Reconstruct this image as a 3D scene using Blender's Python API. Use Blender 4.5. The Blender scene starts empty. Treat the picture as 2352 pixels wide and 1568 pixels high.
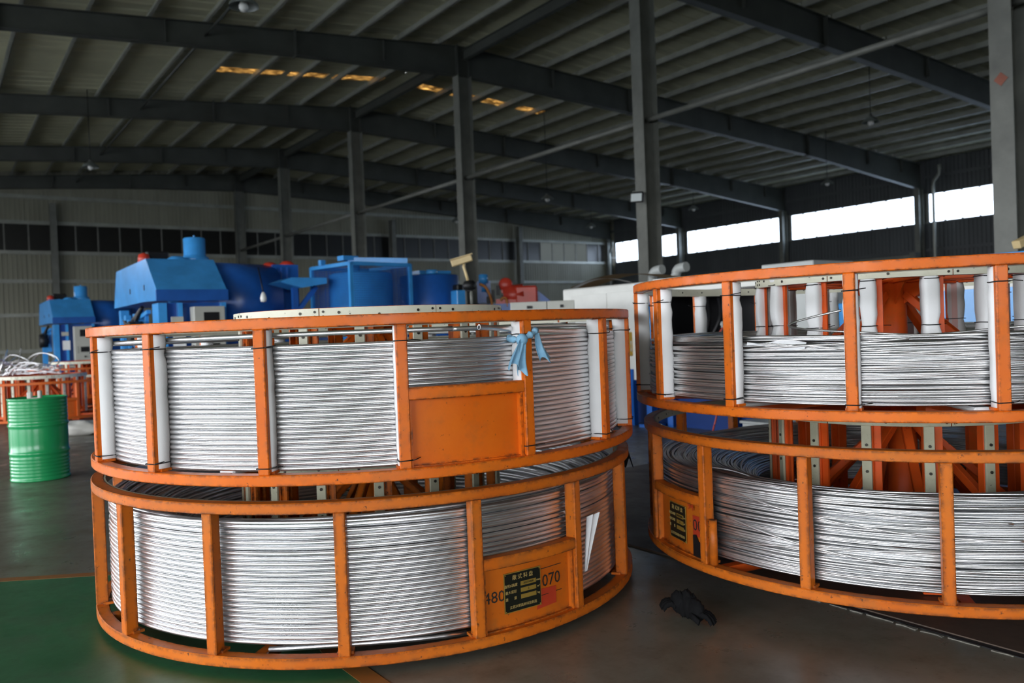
import bpy, bmesh, math, random
from math import sin, cos, pi, radians, degrees, atan2, sqrt, hypot
from mathutils import Vector, Matrix, noise

random.seed(11)
SC = bpy.context.scene
COL = SC.collection

# ------------------------------------------------------------------ camera
FPX, CAMZ, PITCH, ROLL = 1915.8, 1.4005, -0.01526, -0.03774
cp, sp, cr, sr = cos(PITCH), sin(PITCH), cos(ROLL), sin(ROLL)
FW = Vector((0, cp, sp)); UP0 = Vector((0, -sp, cp)); RT0 = Vector((1, 0, 0))
RT = cr * RT0 + sr * UP0
UP = -sr * RT0 + cr * UP0
CAM = Vector((0, 0, CAMZ))
cd = bpy.data.cameras.new('camera')
cam = bpy.data.objects.new('camera', cd); COL.objects.link(cam)
M = Matrix((RT, UP, -FW)).transposed().to_4x4(); M.translation = CAM
cam.matrix_world = M
cd.sensor_width = 36; cd.lens = 36 * FPX / 2352
cd.clip_start = .05; cd.clip_end = 300
cd.dof.use_dof = True; cd.dof.focus_distance = 3.75; cd.dof.aperture_fstop = 2.6
SC.camera = cam

# ------------------------------------------------------------------ sky, daylight openings, exposure
FLOOR = -.04
AZ = radians(34.984)                       # the hall stands turned to the camera by this much
E1 = Vector((-sin(AZ), cos(AZ), 0))        # along the hall (local y, "s")
E2 = Vector((cos(AZ), sin(AZ), 0))         # across the hall (local x, "D")
def bw(D, s, z): return E2 * D + E1 * s + Vector((0, 0, z))
DL, DR, SN, SF, DC = -13.0, 40.8, -15.0, 45.4, 14.0       # hall: left, right, near, far walls; ridge line
WZ0, WZ1 = 5.86, 7.28                                      # window band
world = bpy.data.worlds.new('overcast_sky'); SC.world = world; world.use_nodes = True
wn = world.node_tree.nodes; wl = world.node_tree.links
bg = wn['Background']
tc = wn.new('ShaderNodeTexCoord'); sep = wn.new('ShaderNodeSeparateXYZ'); wl.new(tc.outputs['Generated'], sep.inputs[0])
rmp = wn.new('ShaderNodeValToRGB'); wl.new(sep.outputs['Z'], rmp.inputs[0])
rmp.color_ramp.elements[0].position = 0.0; rmp.color_ramp.elements[0].color = (.93, .96, 1, 1)
rmp.color_ramp.elements[1].position = 1.0; rmp.color_ramp.elements[1].color = (.72, .82, 1, 1)
wl.new(rmp.outputs[0], bg.inputs['Color'])
bg.inputs['Strength'].default_value = 12.0
world.cycles.sampling_method = 'AUTOMATIC'
DOORS_L = [(-9.0, -.5), (1.2, 9.7), (11.0, 20.5), (22.0, 31.5)]        # left wall gates (s range); farther two added to brighten hood and roof
DOOR_N = (-11.5, -2.5)                     # one in the near gable (D range)
DOOR_H = 5.4
def portal(c, ex, n, w, h):
    ld = bpy.data.lights.new('daylight_opening', 'AREA'); ld.shape = 'RECTANGLE'; ld.size = w; ld.size_y = h
    ld.cycles.is_portal = True
    o = bpy.data.objects.new('daylight_opening', ld); COL.objects.link(o)
    z = -n; x = ex.normalized(); y = z.cross(x)
    m = Matrix((x, y, z)).transposed().to_4x4(); m.translation = c; o.matrix_world = m
for a, b in DOORS_L: portal(bw(DL, (a + b) / 2, FLOOR + DOOR_H / 2), E1, E2, b - a, DOOR_H)
portal(bw((DOOR_N[0] + DOOR_N[1]) / 2, SN, FLOOR + DOOR_H / 2), E2, E1, DOOR_N[1] - DOOR_N[0], DOOR_H)
portal(bw(DR, (SF + SN) / 2, (WZ0 + WZ1) / 2), E1, -E2, SF - SN, WZ1 - WZ0)
SC.view_settings.view_transform = 'Standard'
SC.view_settings.look = 'None'
SC.view_settings.exposure = 0.0
SC.view_settings.gamma = 1.0
SC.view_settings.use_curve_mapping = False
SC.cycles.use_denoising = True
SC.cycles.max_bounces = 7; SC.cycles.diffuse_bounces = 4; SC.cycles.glossy_bounces = 4
SC.cycles.transmission_bounces = 4; SC.cycles.transparent_max_bounces = 8
SC.cycles.caustics_reflective = False; SC.cycles.caustics_refractive = False
SC.cycles.sample_clamp_indirect = 8

def at(u, v, depth):
    return CAM + (FW + RT * ((u - 1176) / FPX) + UP * ((784 - v) / FPX)) * depth

# ------------------------------------------------------------------ materials
class NT:
    def __init__(s, name):
        s.m = bpy.data.materials.new(name); s.m.use_nodes = True
        s.t = s.m.node_tree; s.n = s.t.nodes; s.b = s.n['Principled BSDF']; s.o = s.n['Material Output']
        s.tc = s.n.new('ShaderNodeTexCoord')
    def new(s, t, **kw):
        x = s.n.new(t)
        for k, v in kw.items():
            if k in x.inputs: x.inputs[k].default_value = v
            else: setattr(x, k, v)
        return x
    def link(s, a, b): s.t.links.new(a, b)
    def noise(s, scale, detail=3, rough=.6, vec=None, stretch=None, rand=True):
        x = s.new('ShaderNodeTexNoise'); x.noise_dimensions = '4D'
        x.inputs['Scale'].default_value = scale; x.inputs['Detail'].default_value = detail; x.inputs['Roughness'].default_value = rough
        v = vec or s.tc.outputs['Object']
        if stretch:
            mp = s.new('ShaderNodeMapping'); mp.inputs['Scale'].default_value = stretch; s.link(v, mp.inputs[0]); v = mp.outputs[0]
        s.link(v, x.inputs['Vector'])
        if rand:
            oi = s.new('ShaderNodeObjectInfo'); mm = s.new('ShaderNodeMath', operation='MULTIPLY'); mm.inputs[1].default_value = 37
            s.link(oi.outputs['Random'], mm.inputs[0]); s.link(mm.outputs[0], x.inputs['W'])
        return x.outputs['Fac']
    def ramp(s, f, a, b, ca=(0, 0, 0, 1), cb=(1, 1, 1, 1)):
        r = s.new('ShaderNodeValToRGB'); s.link(f, r.inputs[0])
        e = r.color_ramp.elements; e[0].position = a; e[0].color = ca; e[1].position = b; e[1].color = cb
        return r.outputs[0]
    def mix(s, f, a, b):
        x = s.new('ShaderNodeMix'); x.data_type = 'RGBA'
        if isinstance(f, (int, float)): x.inputs[0].default_value = f
        else: s.link(f, x.inputs[0])
        for sock, v in ((x.inputs[6], a), (x.inputs[7], b)):
            if isinstance(v, tuple): sock.default_value = v if len(v) == 4 else (*v, 1)
            else: s.link(v, sock)
        return x.outputs[2]
    def math(s, op, a, b=0.0):
        x = s.new('ShaderNodeMath', operation=op); x.use_clamp = True
        for i, v in enumerate((a, b)):
            if isinstance(v, (int, float)): x.inputs[i].default_value = v
            else: s.link(v, x.inputs[i])
        return x.outputs[0]
    def col(s, v):
        if isinstance(v, tuple): s.b.inputs['Base Color'].default_value = v if len(v) == 4 else (*v, 1)
        else: s.link(v, s.b.inputs['Base Color'])
    def rough(s, v):
        if isinstance(v, (int, float)): s.b.inputs['Roughness'].default_value = v
        else: s.link(v, s.b.inputs['Roughness'])
    def bump(s, h, strength=.2, dist=.01):
        x = s.new('ShaderNodeBump'); x.inputs['Strength'].default_value = strength; x.inputs['Distance'].default_value = dist
        s.link(h, x.inputs['Height']); s.link(x.outputs[0], s.b.inputs['Normal'])
    def edge(s, radius=.008):
        bv = s.new('ShaderNodeBevel'); bv.samples = 4; bv.inputs['Radius'].default_value = radius
        g = s.new('ShaderNodeNewGeometry'); d = s.new('ShaderNodeVectorMath', operation='DOT_PRODUCT')
        s.link(bv.outputs[0], d.inputs[0]); s.link(g.outputs['Normal'], d.inputs[1])
        return s.math('SUBTRACT', 1.0, d.outputs['Value'])

def plain(name, c, rough=.5, metal=0.0, var=.12, scale=4, spec=.5):
    t = NT(name); c2 = tuple(x * (1 - var * 2.2) for x in c); c3 = tuple(min(1, x * (1 + var)) for x in c)
    t.col(t.ramp(t.noise(scale, 4), .3, .7, (*c2, 1), (*c3, 1)))
    t.rough(rough); t.b.inputs['Metallic'].default_value = metal; t.b.inputs['Specular IOR Level'].default_value = spec
    return t.m

def paint(name, c, dark, chip=(.035, .022, .014), rough=.36, wear=.5, edge=True, stain=(.30, .12, .03)):
    t = NT(name)
    base = t.mix(t.ramp(t.noise(2.6, 4, .65), .3, .75), (*c, 1), (*dark, 1))
    base = t.mix(t.math('MULTIPLY', t.ramp(t.noise(7, 5, .7), .52, .8), .55), base, (*stain, 1))
    n2 = t.noise(38, 5, .7)
    spots = t.ramp(n2, .66 - .03 * wear, .70 - .03 * wear)
    mask = spots
    if edge:
        em = t.math('MULTIPLY', t.edge(.010 + .014 * wear), 9.0)
        nn = t.ramp(t.noise(22, 6, .72), .49 - .06 * wear, .58)
        mask = t.math('MAXIMUM', t.math('MULTIPLY', em, nn), t.math('MULTIPLY', spots, .8))
    t.col(t.mix(mask, base, (*chip, 1)))
    t.rough(t.ramp(t.noise(9, 4), .3, .8, (rough - .08,) * 3 + (1,), (rough + .2,) * 3 + (1,)))
    t.b.inputs['Specular IOR Level'].default_value = .22
    t.bump(t.noise(60, 3, .5), .12, .004)
    return t.m

ORANGE = paint('orange_paint', (.72, .160, .010), (.62, .110, .006), wear=.7)
ORANGE_OLD = paint('worn_orange_paint', (.60, .150, .011), (.49, .100, .007), wear=1.3, rough=.42, stain=(.26, .12, .03))
ORANGE_BG = paint('orange_paint_far', (.70, .13, .015), (.45, .09, .015), edge=False)
RED_ORANGE = paint('red_orange_paint', (.72, .10, .012), (.55, .07, .01), edge=False, wear=.4)
BOARD = paint('cream_board', (.78, .76, .62), (.60, .58, .45), chip=(.08, .07, .05), rough=.5, wear=.4, edge=False, stain=(.45, .42, .3))
BOARD_OLD = paint('grimy_cream_board', (.52, .50, .36), (.34, .33, .23), chip=(.04, .04, .03), rough=.5, wear=.8, edge=False, stain=(.12, .11, .07))
BOLT = plain('dark_bolt', (.05, .045, .035), .5, .6)
BLACK = plain('black_plastic', (.010, .010, .011), .45, spec=.3)
BLUE = plain('blue_paint', (.055, .34, .80), .25, 0, .1, 2)
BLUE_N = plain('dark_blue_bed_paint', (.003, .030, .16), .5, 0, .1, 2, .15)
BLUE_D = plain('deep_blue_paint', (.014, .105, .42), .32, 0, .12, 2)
WHITE_P = plain('white_enamel', (.74, .74, .70), .4, 0, .05, 2)
GREY_P = plain('grey_enamel', (.42, .44, .43), .4, 0, .06, 2)
GREYC = plain('control_box_grey', (.50, .50, .45), .45, 0, .05, 2)
STEEL_GREY = plain('column_grey_paint', (.175, .18, .16), .5, 0, .14, 2)
RAFTER_M = plain('rafter_grey_paint', (.065, .07, .062), .5, 0, .14, 1)
PURLIN_M = plain('galvanised_purlin', (.36, .37, .33), .42, .25, .1, 2)
SHEET_M = plain('roof_sheet_cream', (.60, .59, .42), .55, 0, .1, .7)
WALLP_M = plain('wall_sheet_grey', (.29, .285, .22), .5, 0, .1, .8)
WALLR_M = plain('right_wall_sheet_shaded', (.085, .092, .098), .5, 0, .1, .8)  # darker, bluer copy of the wall sheet; shade put into the colour
DARKGLASS = plain('dark_window_pane', (.016, .016, .014), .3, 0, .1, 2)
MULL_M = plain('window_frame_grey', (.22, .22, .20), .5)
CREAM = plain('cream_plastic', (.72, .55, .28), .5)
BULB_M = plain('frosted_bulb', (.85, .85, .82), .25)
SHADE_M = plain('enamel_lamp_shade', (.16, .18, .17), .35)
WOOD = plain('bare_timber', (.35, .22, .1), .7)
RUBBER = plain('black_cloth', (.005, .005, .0055), .9, 0, .2, 40, .15)
PAPER = plain('white_paper', (.82, .83, .85), .75, 0, .04, 14)
REDM = plain('red_enamel', (.62, .05, .025), .35, 0, .1, 3)
HOSE_R = plain('red_rubber_hose', (.45, .06, .04), .5)
BRASS = plain('brass_plate', (.55, .36, .07), .4, .6)
SIGNB = plain('black_sign_enamel', (.010, .012, .008), .35)
STENCIL = plain('black_stencil_ink', (.02, .015, .01), .6)
STICKER = plain('red_sticker', (.50, .045, .014), .5)
SIGNTXT = plain('brass_lettering', (.42, .30, .10), .5)
STONE = plain('crumbled_concrete', (.17, .16, .135), .9, 0, .2, 30)
CONE = plain('white_block', (.62, .6, .55), .7)

t = NT('aluminium'); t.b.inputs['Metallic'].default_value = 1
t.col(t.ramp(t.noise(5, 4), .3, .7, (.80, .805, .82, 1), (.92, .92, .93, 1)))
t.rough(t.ramp(t.noise(14, 3), .3, .7, (.30,) * 3 + (1,), (.40,) * 3 + (1,)))
ALU = t.m
t = NT('aluminium_rod'); t.b.inputs['Metallic'].default_value = 1
t.col(t.ramp(t.noise(3, 4), .3, .7, (.62, .63, .64, 1), (.88, .88, .88, 1))); t.rough(.36)
ROD = t.m
t = NT('foam'); f = t.noise(6, 4, .6)
c = t.mix(t.math('MULTIPLY', t.ramp(t.noise(2.2, 3), .48, .75), .5), (.84, .84, .84, 1), (.56, .55, .54, 1))
c = t.mix(t.ramp(t.noise(9, 5, .75), .70, .80), c, (.25, .17, .09, 1)); t.col(c); t.rough(.9)
t.b.inputs['Subsurface Weight'].default_value = 0.0
t.bump(t.noise(220, 2), .25, .003); FOAM = t.m
t = NT('blue_cloth'); t.col(t.ramp(t.noise(12, 4), .3, .75, (.17, .37, .55, 1), (.30, .54, .72, 1))); t.rough(.9)
t.bump(t.noise(400, 2), .2, .002); CLOTH = t.m
t = NT('green_drum_paint'); t.col(t.ramp(t.noise(2, 3), .3, .7, (.012, .25, .075, 1), (.02, .33, .11, 1))); t.rough(.22); GREEN = t.m

def floor_mat(name, a, b, c, r0, r1):
    t = NT(name); v = t.tc.outputs['Object']
    n1 = t.noise(.9, 6, .65, rand=False); n2 = t.noise(3.5, 6, .7, rand=False); n3 = t.noise(14, 5, .7, rand=False)
    col = t.mix(t.ramp(n1, .35, .65), (*a, 1), (*b, 1))
    col = t.mix(t.math('MULTIPLY', t.ramp(n2, .48, .72), .75), col, (*c, 1))
    col = t.mix(t.math('MULTIPLY', t.ramp(n3, .60, .72), .5), col, tuple(x * .4 for x in a) + (1,))
    t.col(col)
    t.b.inputs['Specular IOR Level'].default_value = .4
    t.rough(t.ramp(n2, .3, .75, (r0,) * 3 + (1,), (r1,) * 3 + (1,)))
    t.bump(n3, .10, .006)
    return t.m
CONC = floor_mat('dark_concrete', (.105, .099, .078), (.16, .152, .12), (.095, .07, .045), .22, .5)
GREENF = floor_mat('green_floor_paint', (.022, .095, .038), (.03, .135, .055), (.035, .07, .035), .3, .6)
LINEF = floor_mat('orange_floor_line', (.26, .10, .02), (.20, .08, .02), (.10, .06, .03), .4, .6)
RUST = floor_mat('rusty_steel_plate', (.055, .035, .024), (.075, .05, .035), (.04, .03, .025), .45, .7)
t = NT('window_glass')
tr = t.new('ShaderNodeBsdfTransparent'); gl = t.new('ShaderNodeBsdfGlossy'); gl.inputs['Roughness'].default_value = .05
tr.inputs['Color'].default_value = (.70, .76, .83, 1); mx = t.new('ShaderNodeMixShader'); mx.inputs[0].default_value = .06
t.link(tr.outputs[0], mx.inputs[1]); t.link(gl.outputs[0], mx.inputs[2]); t.link(mx.outputs[0], t.o.inputs['Surface']); GLASS = t.m
t = NT('dirty_skylight_sheet')
tl = t.new('ShaderNodeBsdfTranslucent'); tp = t.new('ShaderNodeBsdfDiffuse')
g = t.ramp(t.noise(2.0, 5, .75, stretch=(1.6, 12, 1), rand=False), .46, .64)
t.link(t.mix(g, (.012, .005, .002, 1), (.75, .52, .24, 1)), tl.inputs['Color']); tp.inputs['Color'].default_value = (.15, .12, .07, 1)
mx = t.new('ShaderNodeMixShader'); mx.inputs[0].default_value = .15
t.link(tl.outputs[0], mx.inputs[1]); t.link(tp.outputs[0], mx.inputs[2]); t.link(mx.outputs[0], t.o.inputs['Surface']); SKYL = t.m
t = NT('sunlit_patch_pane')  # paler translucent panes stand in for sunlit patches seen through the glass
tl = t.new('ShaderNodeBsdfTranslucent'); tl.inputs['Color'].default_value = (.12, .125, .12, 1)
t.link(tl.outputs[0], t.o.inputs['Surface']); SUNPATCH = t.m
t = NT('floodlight_lens'); t.col((.75, .8, .8)); t.rough(.2); LENS = t.m

# ------------------------------------------------------------------ mesh helpers
class MB:
    def __init__(s): s.v = []; s.f = []; s.mi = []; s.sm = []
    def add(s, vs, fs, mi=0, smooth=False):
        o = len(s.v); s.v += [tuple(v) for v in vs]
        for k, f in enumerate(fs):
            s.f.append(tuple(i + o for i in f)); s.mi.append(mi)
            s.sm.append(smooth[k] if isinstance(smooth, list) else smooth)
    def box(s, c, d, rot=None, mi=0, ch=0.0):
        c = Vector(c); hx, hy, hz = d[0] / 2, d[1] / 2, d[2] / 2
        if ch <= 0:
            vs = [Vector((x, y, z)) for z in (-hz, hz) for y in (-hy, hy) for x in (-hx, hx)]
            fs = [(0, 2, 3, 1), (4, 5, 7, 6), (0, 1, 5, 4), (2, 6, 7, 3), (0, 4, 6, 2), (1, 3, 7, 5)]
        else:
            bm = bmesh.new(); bmesh.ops.create_cube(bm, size=1)
            for v in bm.verts: v.co = Vector((v.co.x * d[0], v.co.y * d[1], v.co.z * d[2]))
            bmesh.ops.bevel(bm, geom=bm.edges[:], offset=ch, segments=1, affect='EDGES')
            bm.verts.index_update()
            vs = [v.co.copy() for v in bm.verts]; fs = [tuple(v.index for v in f.verts) for f in bm.faces]; bm.free()
        if rot is not None: vs = [rot @ v for v in vs]
        s.add([v + c for v in vs], fs, mi)
    def bar(s, p, q, w, h, mi=0, up=(0, 0, 1), ch=0.0):
        p, q = Vector(p), Vector(q); z = (q - p); L = z.length; z.normalize()
        u = Vector(up)
        if abs(z.dot(u)) > .98: u = Vector((0, 1, 0))
        x = u.cross(z).normalized(); y = z.cross(x)
        s.box((p + q) / 2, (w, h, L), Matrix((x, y, z)).transposed(), mi, ch)
    def cyl(s, p, q, r0, r1=None, n=16, mi=0, caps=True, smooth=True):
        r1 = r0 if r1 is None else r1
        p, q = Vector(p), Vector(q); z = (q - p).normalized()
        u = Vector((1, 0, 0)) if abs(z.x) < .9 else Vector((0, 1, 0))
        x = u.cross(z).normalized(); y = z.cross(x)
        vs = [p + (x * cos(2 * pi * k / n) + y * sin(2 * pi * k / n)) * r0 for k in range(n)]
        vs += [q + (x * cos(2 * pi * k / n) + y * sin(2 * pi * k / n)) * r1 for k in range(n)]
        fs = [(k, (k + 1) % n, n + (k + 1) % n, n + k) for k in range(n)]; sm = [smooth] * n
        if caps: fs += [tuple(range(n))[::-1], tuple(range(n, 2 * n))]; sm += [False, False]
        s.add(vs, fs, mi, sm)
    def lathe(s, prof, n=32, c=(0, 0, 0), mi=0, smooth=True, caps=True):
        c = Vector(c); m = len(prof); vs = []
        for k in range(n):
            a = 2 * pi * k / n
            vs += [c + Vector((r * cos(a), r * sin(a), z)) for r, z in prof]
        fs = [(k * m + j, ((k + 1) % n) * m + j, ((k + 1) % n) * m + j + 1, k * m + j + 1) for k in range(n) for j in range(m - 1)]
        sm = [smooth] * len(fs)
        if caps:
            if prof[0][0] > 1e-6: fs.append(tuple(k * m for k in range(n))[::-1]); sm.append(False)
            if prof[-1][0] > 1e-6: fs.append(tuple(k * m + m - 1 for k in range(n))); sm.append(False)
        s.add(vs, fs, mi, sm)
    def ring(s, r0, r1, z0, z1, n=160, a0=0, a1=2 * pi, ch=.003, mi=0):
        prof = [(r0 + ch, z0), (r1 - ch, z0), (r1, z0 + ch), (r1, z1 - ch), (r1 - ch, z1), (r0 + ch, z1), (r0, z1 - ch), (r0, z0 + ch)]
        full = abs(a1 - a0 - 2 * pi) < 1e-6; m = n if full else n + 1; P = len(prof)
        vs = [(r * cos(a0 + (a1 - a0) * k / n), r * sin(a0 + (a1 - a0) * k / n), z) for k in range(m) for r, z in prof]
        # split by profile side so that each side is smooth round the ring and sharp across it
        for j in range(P):
            j2 = (j + 1) % P
            vv = []; 
            for k in range(m): vv += [vs[k * P + j], vs[k * P + j2]]
            fs = [(2 * k, 2 * ((k + 1) % m), 2 * ((k + 1) % m) + 1, 2 * k + 1) for k in range(n)]
            s.add(vv, fs, mi, True)
        if not full:
            s.add(vs[:P], [tuple(range(P))], mi); s.add(vs[-P:], [tuple(range(P))[::-1]], mi)
    def tube(s, pts, r, n=8, mi=0, closed=False, caps=True, radii=None):
        pts = [Vector(p) for p in pts]; m = len(pts); vs = []
        up = Vector((0, 0, 1))
        for k in range(m):
            a = pts[k - 1] if (k > 0 or closed) else pts[k]
            b = pts[(k + 1) % m] if (k < m - 1 or closed) else pts[k]
            tg = (b - a).normalized()
            u = up if abs(tg.z) < .95 else Vector((1, 0, 0))
            x = tg.cross(u).normalized(); y = x.cross(tg); rr = radii[k] if radii else r
            vs += [pts[k] + (x * cos(2 * pi * j / n) + y * sin(2 * pi * j / n)) * rr for j in range(n)]
        q = m if closed else m - 1
        fs = [(k * n + j, ((k + 1) % m) * n + j, ((k + 1) % m) * n + (j + 1) % n, k * n + (j + 1) % n) for k in range(q) for j in range(n)]
        fs = [f[::-1] for f in fs]
        sm = [True] * len(fs)
        if caps and not closed:
            fs += [tuple(range(n)), tuple(range((m - 1) * n, m * n))[::-1]]; sm += [False, False]
        s.add(vs, fs, mi, sm)
    def prism(s, poly, z0, z1, mi=0):
        n = len(poly); vs = [(x, y, z0) for x, y in poly] + [(x, y, z1) for x, y in poly]
        s.add(vs, [tuple(range(n))[::-1], tuple(range(n, 2 * n))] + [(k, (k + 1) % n, n + (k + 1) % n, n + k) for k in range(n)], mi)
    def extr(s, poly, p0, ax, ay, az, mi=0):
        """polygon of (a,b) in plane ax,ay at p0, extruded along az (vector)"""
        p0, ax, ay, az = Vector(p0), Vector(ax), Vector(ay), Vector(az); n = len(poly)
        vs = [p0 + ax * a + ay * b for a, b in poly]; vs += [v + az for v in vs]
        s.add(vs, [tuple(range(n))[::-1], tuple(range(n, 2 * n))] + [(k, (k + 1) % n, n + (k + 1) % n, n + k) for k in range(n)], mi)
    def grid(s, fn, nu, nv, mi=0, smooth=True, closed=False):
        vs = [fn(i / nu, j / nv) for i in range(nu + 1) for j in range(nv + 1)]
        fs = [(i * (nv + 1) + j, (i + 1) * (nv + 1) + j, (i + 1) * (nv + 1) + j + 1, i * (nv + 1) + j + 1) for i in range(nu) for j in range(nv)]
        s.add(vs, fs, mi, smooth)
    def mesh(s, name, mats):
        me = bpy.data.meshes.new(name); me.from_pydata(s.v, [], s.f)
        for m in (mats if isinstance(mats, (list, tuple)) else [mats]): me.materials.append(m)
        me.polygons.foreach_set('material_index', s.mi); me.polygons.foreach_set('use_smooth', s.sm)
        bm = bmesh.new(); bm.from_mesh(me); bmesh.ops.recalc_face_normals(bm, faces=bm.faces); bm.to_mesh(me); bm.free()
        me.update(); return me
    def build(s, name, mats, parent=None): return link(name, s.mesh(name, mats), parent)

def link(name, me, parent=None, loc=None, rz=None, kind=None):
    o = bpy.data.objects.new(name, me); COL.objects.link(o)
    if parent is not None: o.parent = parent
    if loc is not None: o.location = loc
    if rz is not None: o.rotation_euler.z = rz
    if kind: o['kind'] = kind
    return o
def tag(o, label, cat, group=None, kind=None):
    if label: o['label'] = label
    if cat: o['category'] = cat
    if group: o['group'] = group
    if kind: o['kind'] = kind
    return o
def thing(name, label, cat, loc=(0, 0, 0), rz=0, group=None):
    o = bpy.data.objects.new(name, None); COL.objects.link(o); o.empty_display_size = .2
    o.location = loc; o.rotation_euler.z = rz
    return tag(o, label, cat, group)
def struct(name, me, label=None, parent=None, loc=None, rz=None):
    o = link(name, me, parent, loc, rz)
    if parent is None:
        o['kind'] = 'structure'
        if label: o['label'] = label
    return o
def sroot(name, label, loc=(0, 0, 0), rz=0):
    o = thing(name, label, None, loc, rz); o['kind'] = 'structure'; return o
def P(name, mat, parent, fn, label=None):
    m = MB(); fn(m); o = m.build(name, mat, parent)
    if label: o['label'] = label
    return o
def text_mesh(body, size, mat, extrude=.0006):
    cu = bpy.data.curves.new('lettering', 'FONT'); cu.body = body; cu.size = size; cu.extrude = extrude
    cu.align_x = 'CENTER'; cu.align_y = 'CENTER'; cu.resolution_u = 2
    o = bpy.data.objects.new('lettering_source', cu); COL.objects.link(o)
    dg = bpy.context.evaluated_depsgraph_get(); me = bpy.data.meshes.new_from_object(o.evaluated_get(dg))
    bpy.data.objects.remove(o); me.materials.clear(); me.materials.append(mat)
    return me

# ================================================================== THE HALL
RZ = AZ
def zroof(D): return 10.45 - (.083 * (DC - D) if D < DC else .0556 * (D - DC))
FRAMES = [-9.8, -1.8, 6.2, 14.2, 22.2, 30.2, 38.2, 45.1]
BACKD = 3.0
# floor
m = MB(); m.box(((DL + DR) / 2, (SN + SF) / 2, FLOOR - .15), (DR - DL + .6, SF - SN + .6, .3)); 
floor = struct('floor', m.mesh('floor', CONC), 'dark polished concrete floor of the hall', None, (0, 0, 0), RZ)
gz = FLOOR
def flat(name, poly, mat, th):
    m = MB(); m.prism(poly, 0, th); o = m.build(name, mat, floor)
    o.matrix_parent_inverse = floor.matrix_basis.inverted(); o.location = (0, 0, gz); return o
flat('painted_walkway', [(-9, 4.62), (-1.75, 5.25), (-1.2, 4.3), (-.9, 3.74), (-.55, 3.25), (.1, 2.2), (.2, -3), (-9, -3)], GREENF, .0015)
flat('floor_line', [(-9, 4.62), (-1.75, 5.25), (-1.75, 5.33), (-9, 4.70)], LINEF, .0025)
flat('floor_line', [(-1.2, 4.3), (-.9, 3.74), (-.55, 3.25), (.1, 2.2), (.2, 2.2), (-.45, 3.27), (-.80, 3.76), (-1.1, 4.3)], LINEF, .0025)
# outside ground
m = MB(); m.box((0, 0, FLOOR - .4), (160, 160, .15)); 
struct('ground', m.mesh('ground', plain('yard_concrete', (.38, .38, .36), .9)), 'pale concrete yard outside the hall')

# ceiling: sheets, purlins, rafters
ceiling = sroot('ceiling', 'underside of the steel roof with purlins and rafters', (0, 0, 0), RZ)
SH = 1.0
SKY_S = 26.85; SKY_D = [(7.75, 9.95), (10.15, 11.5), (11.75, 13.6), (14.6, 16.1), (16.5, 17.6), (17.9, 19.1), (19.5, 20.7)]
def sheet_mesh(Da, Db):
    m = MB(); za, zb = zroof(Da), zroof(Db); w = SH - .012
    # flat pan with two raised ribs
    xs = [-w / 2, -.30, -.27, -.23, -.20, .20, .23, .27, .30, w / 2]; hs = [0, 0, .035, .035, 0, 0, .035, .035, 0, 0]
    vs = []
    for D, z in ((Da, za), (Db, zb)):
        for x, h in zip(xs, hs): vs.append((D, x, z + h))
    n = len(xs); fs = [(i, i + 1, n + i + 1, n + i) for i in range(n - 1)]
    m.add(vs, fs)
    m.add([(v[0], v[1], v[2] + .06) for v in vs], [f[::-1] for f in fs])
    return m.mesh('roof_sheet', SHEET_M)
ML, MR = sheet_mesh(DL - .3, DC - .02), sheet_mesh(DC + .02, DR + .3)
k = 0
s = SN + SH / 2
while s < SF:
    if abs(s - SKY_S) < SH * .75:
        # skylight row: split sheets with openings
        pass
    else:
        link('roof_sheet', ML, ceiling, (0, s, 0)); link('roof_sheet', MR, ceiling, (0, s, 0))
    s += SH
# the row that carries the dirty translucent panels (row centres lie at .5)
rows = [SN + SH / 2 + i * SH for i in range(int((SF - SN) / SH) + 1)]
gap = [r for r in rows if abs(r - SKY_S) < SH * .75 and r < SF]
ga, gb = min(gap) - SH / 2, max(gap) + SH / 2
def roofpatch(m, D0, D1, s0, s1, th=.06, dz=0):
    segs = [(D0, D1)] if (D1 <= DC or D0 >= DC) else [(D0, DC), (DC, D1)]
    for a, b in segs:
        za, zb = zroof(a) + dz, zroof(b) + dz
        vs = [(a, s0, za), (b, s0, zb), (b, s1, zb), (a, s1, za)]; vs += [(x, y, z + th) for x, y, z in vs]
        m.add(vs, [(0, 3, 2, 1), (4, 5, 6, 7), (0, 1, 5, 4), (1, 2, 6, 5), (2, 3, 7, 6), (3, 0, 4, 7)])
sk0, sk1 = SKY_S - .28, SKY_S + .28
m = MB(); roofpatch(m, DL - .3, DR + .3, ga, sk0); roofpatch(m, DL - .3, DR + .3, sk1, gb)
def deck(s0, s1):
    m = MB(); roofpatch(m, DL - .6, DR + .6, s0, s1, .05, .10); m.build('light_seal_slab', SHEET_M, ceiling)  # slab added above the sheets to block light leaking through their gaps
deck(SN - .6, ga + .1); deck(gb - .1, SF + .8)
prev = DL - .3
for a, b in SKY_D: roofpatch(m, prev, a, sk0, sk1); prev = b
roofpatch(m, prev, DR + .3, sk0, sk1); m.build('roof_sheet', SHEET_M, ceiling)
for a, b in SKY_D:
    m = MB(); roofpatch(m, a, b, sk0, sk1, .02, .02); m.build('skylight_panel', SKYL, ceiling)
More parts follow.
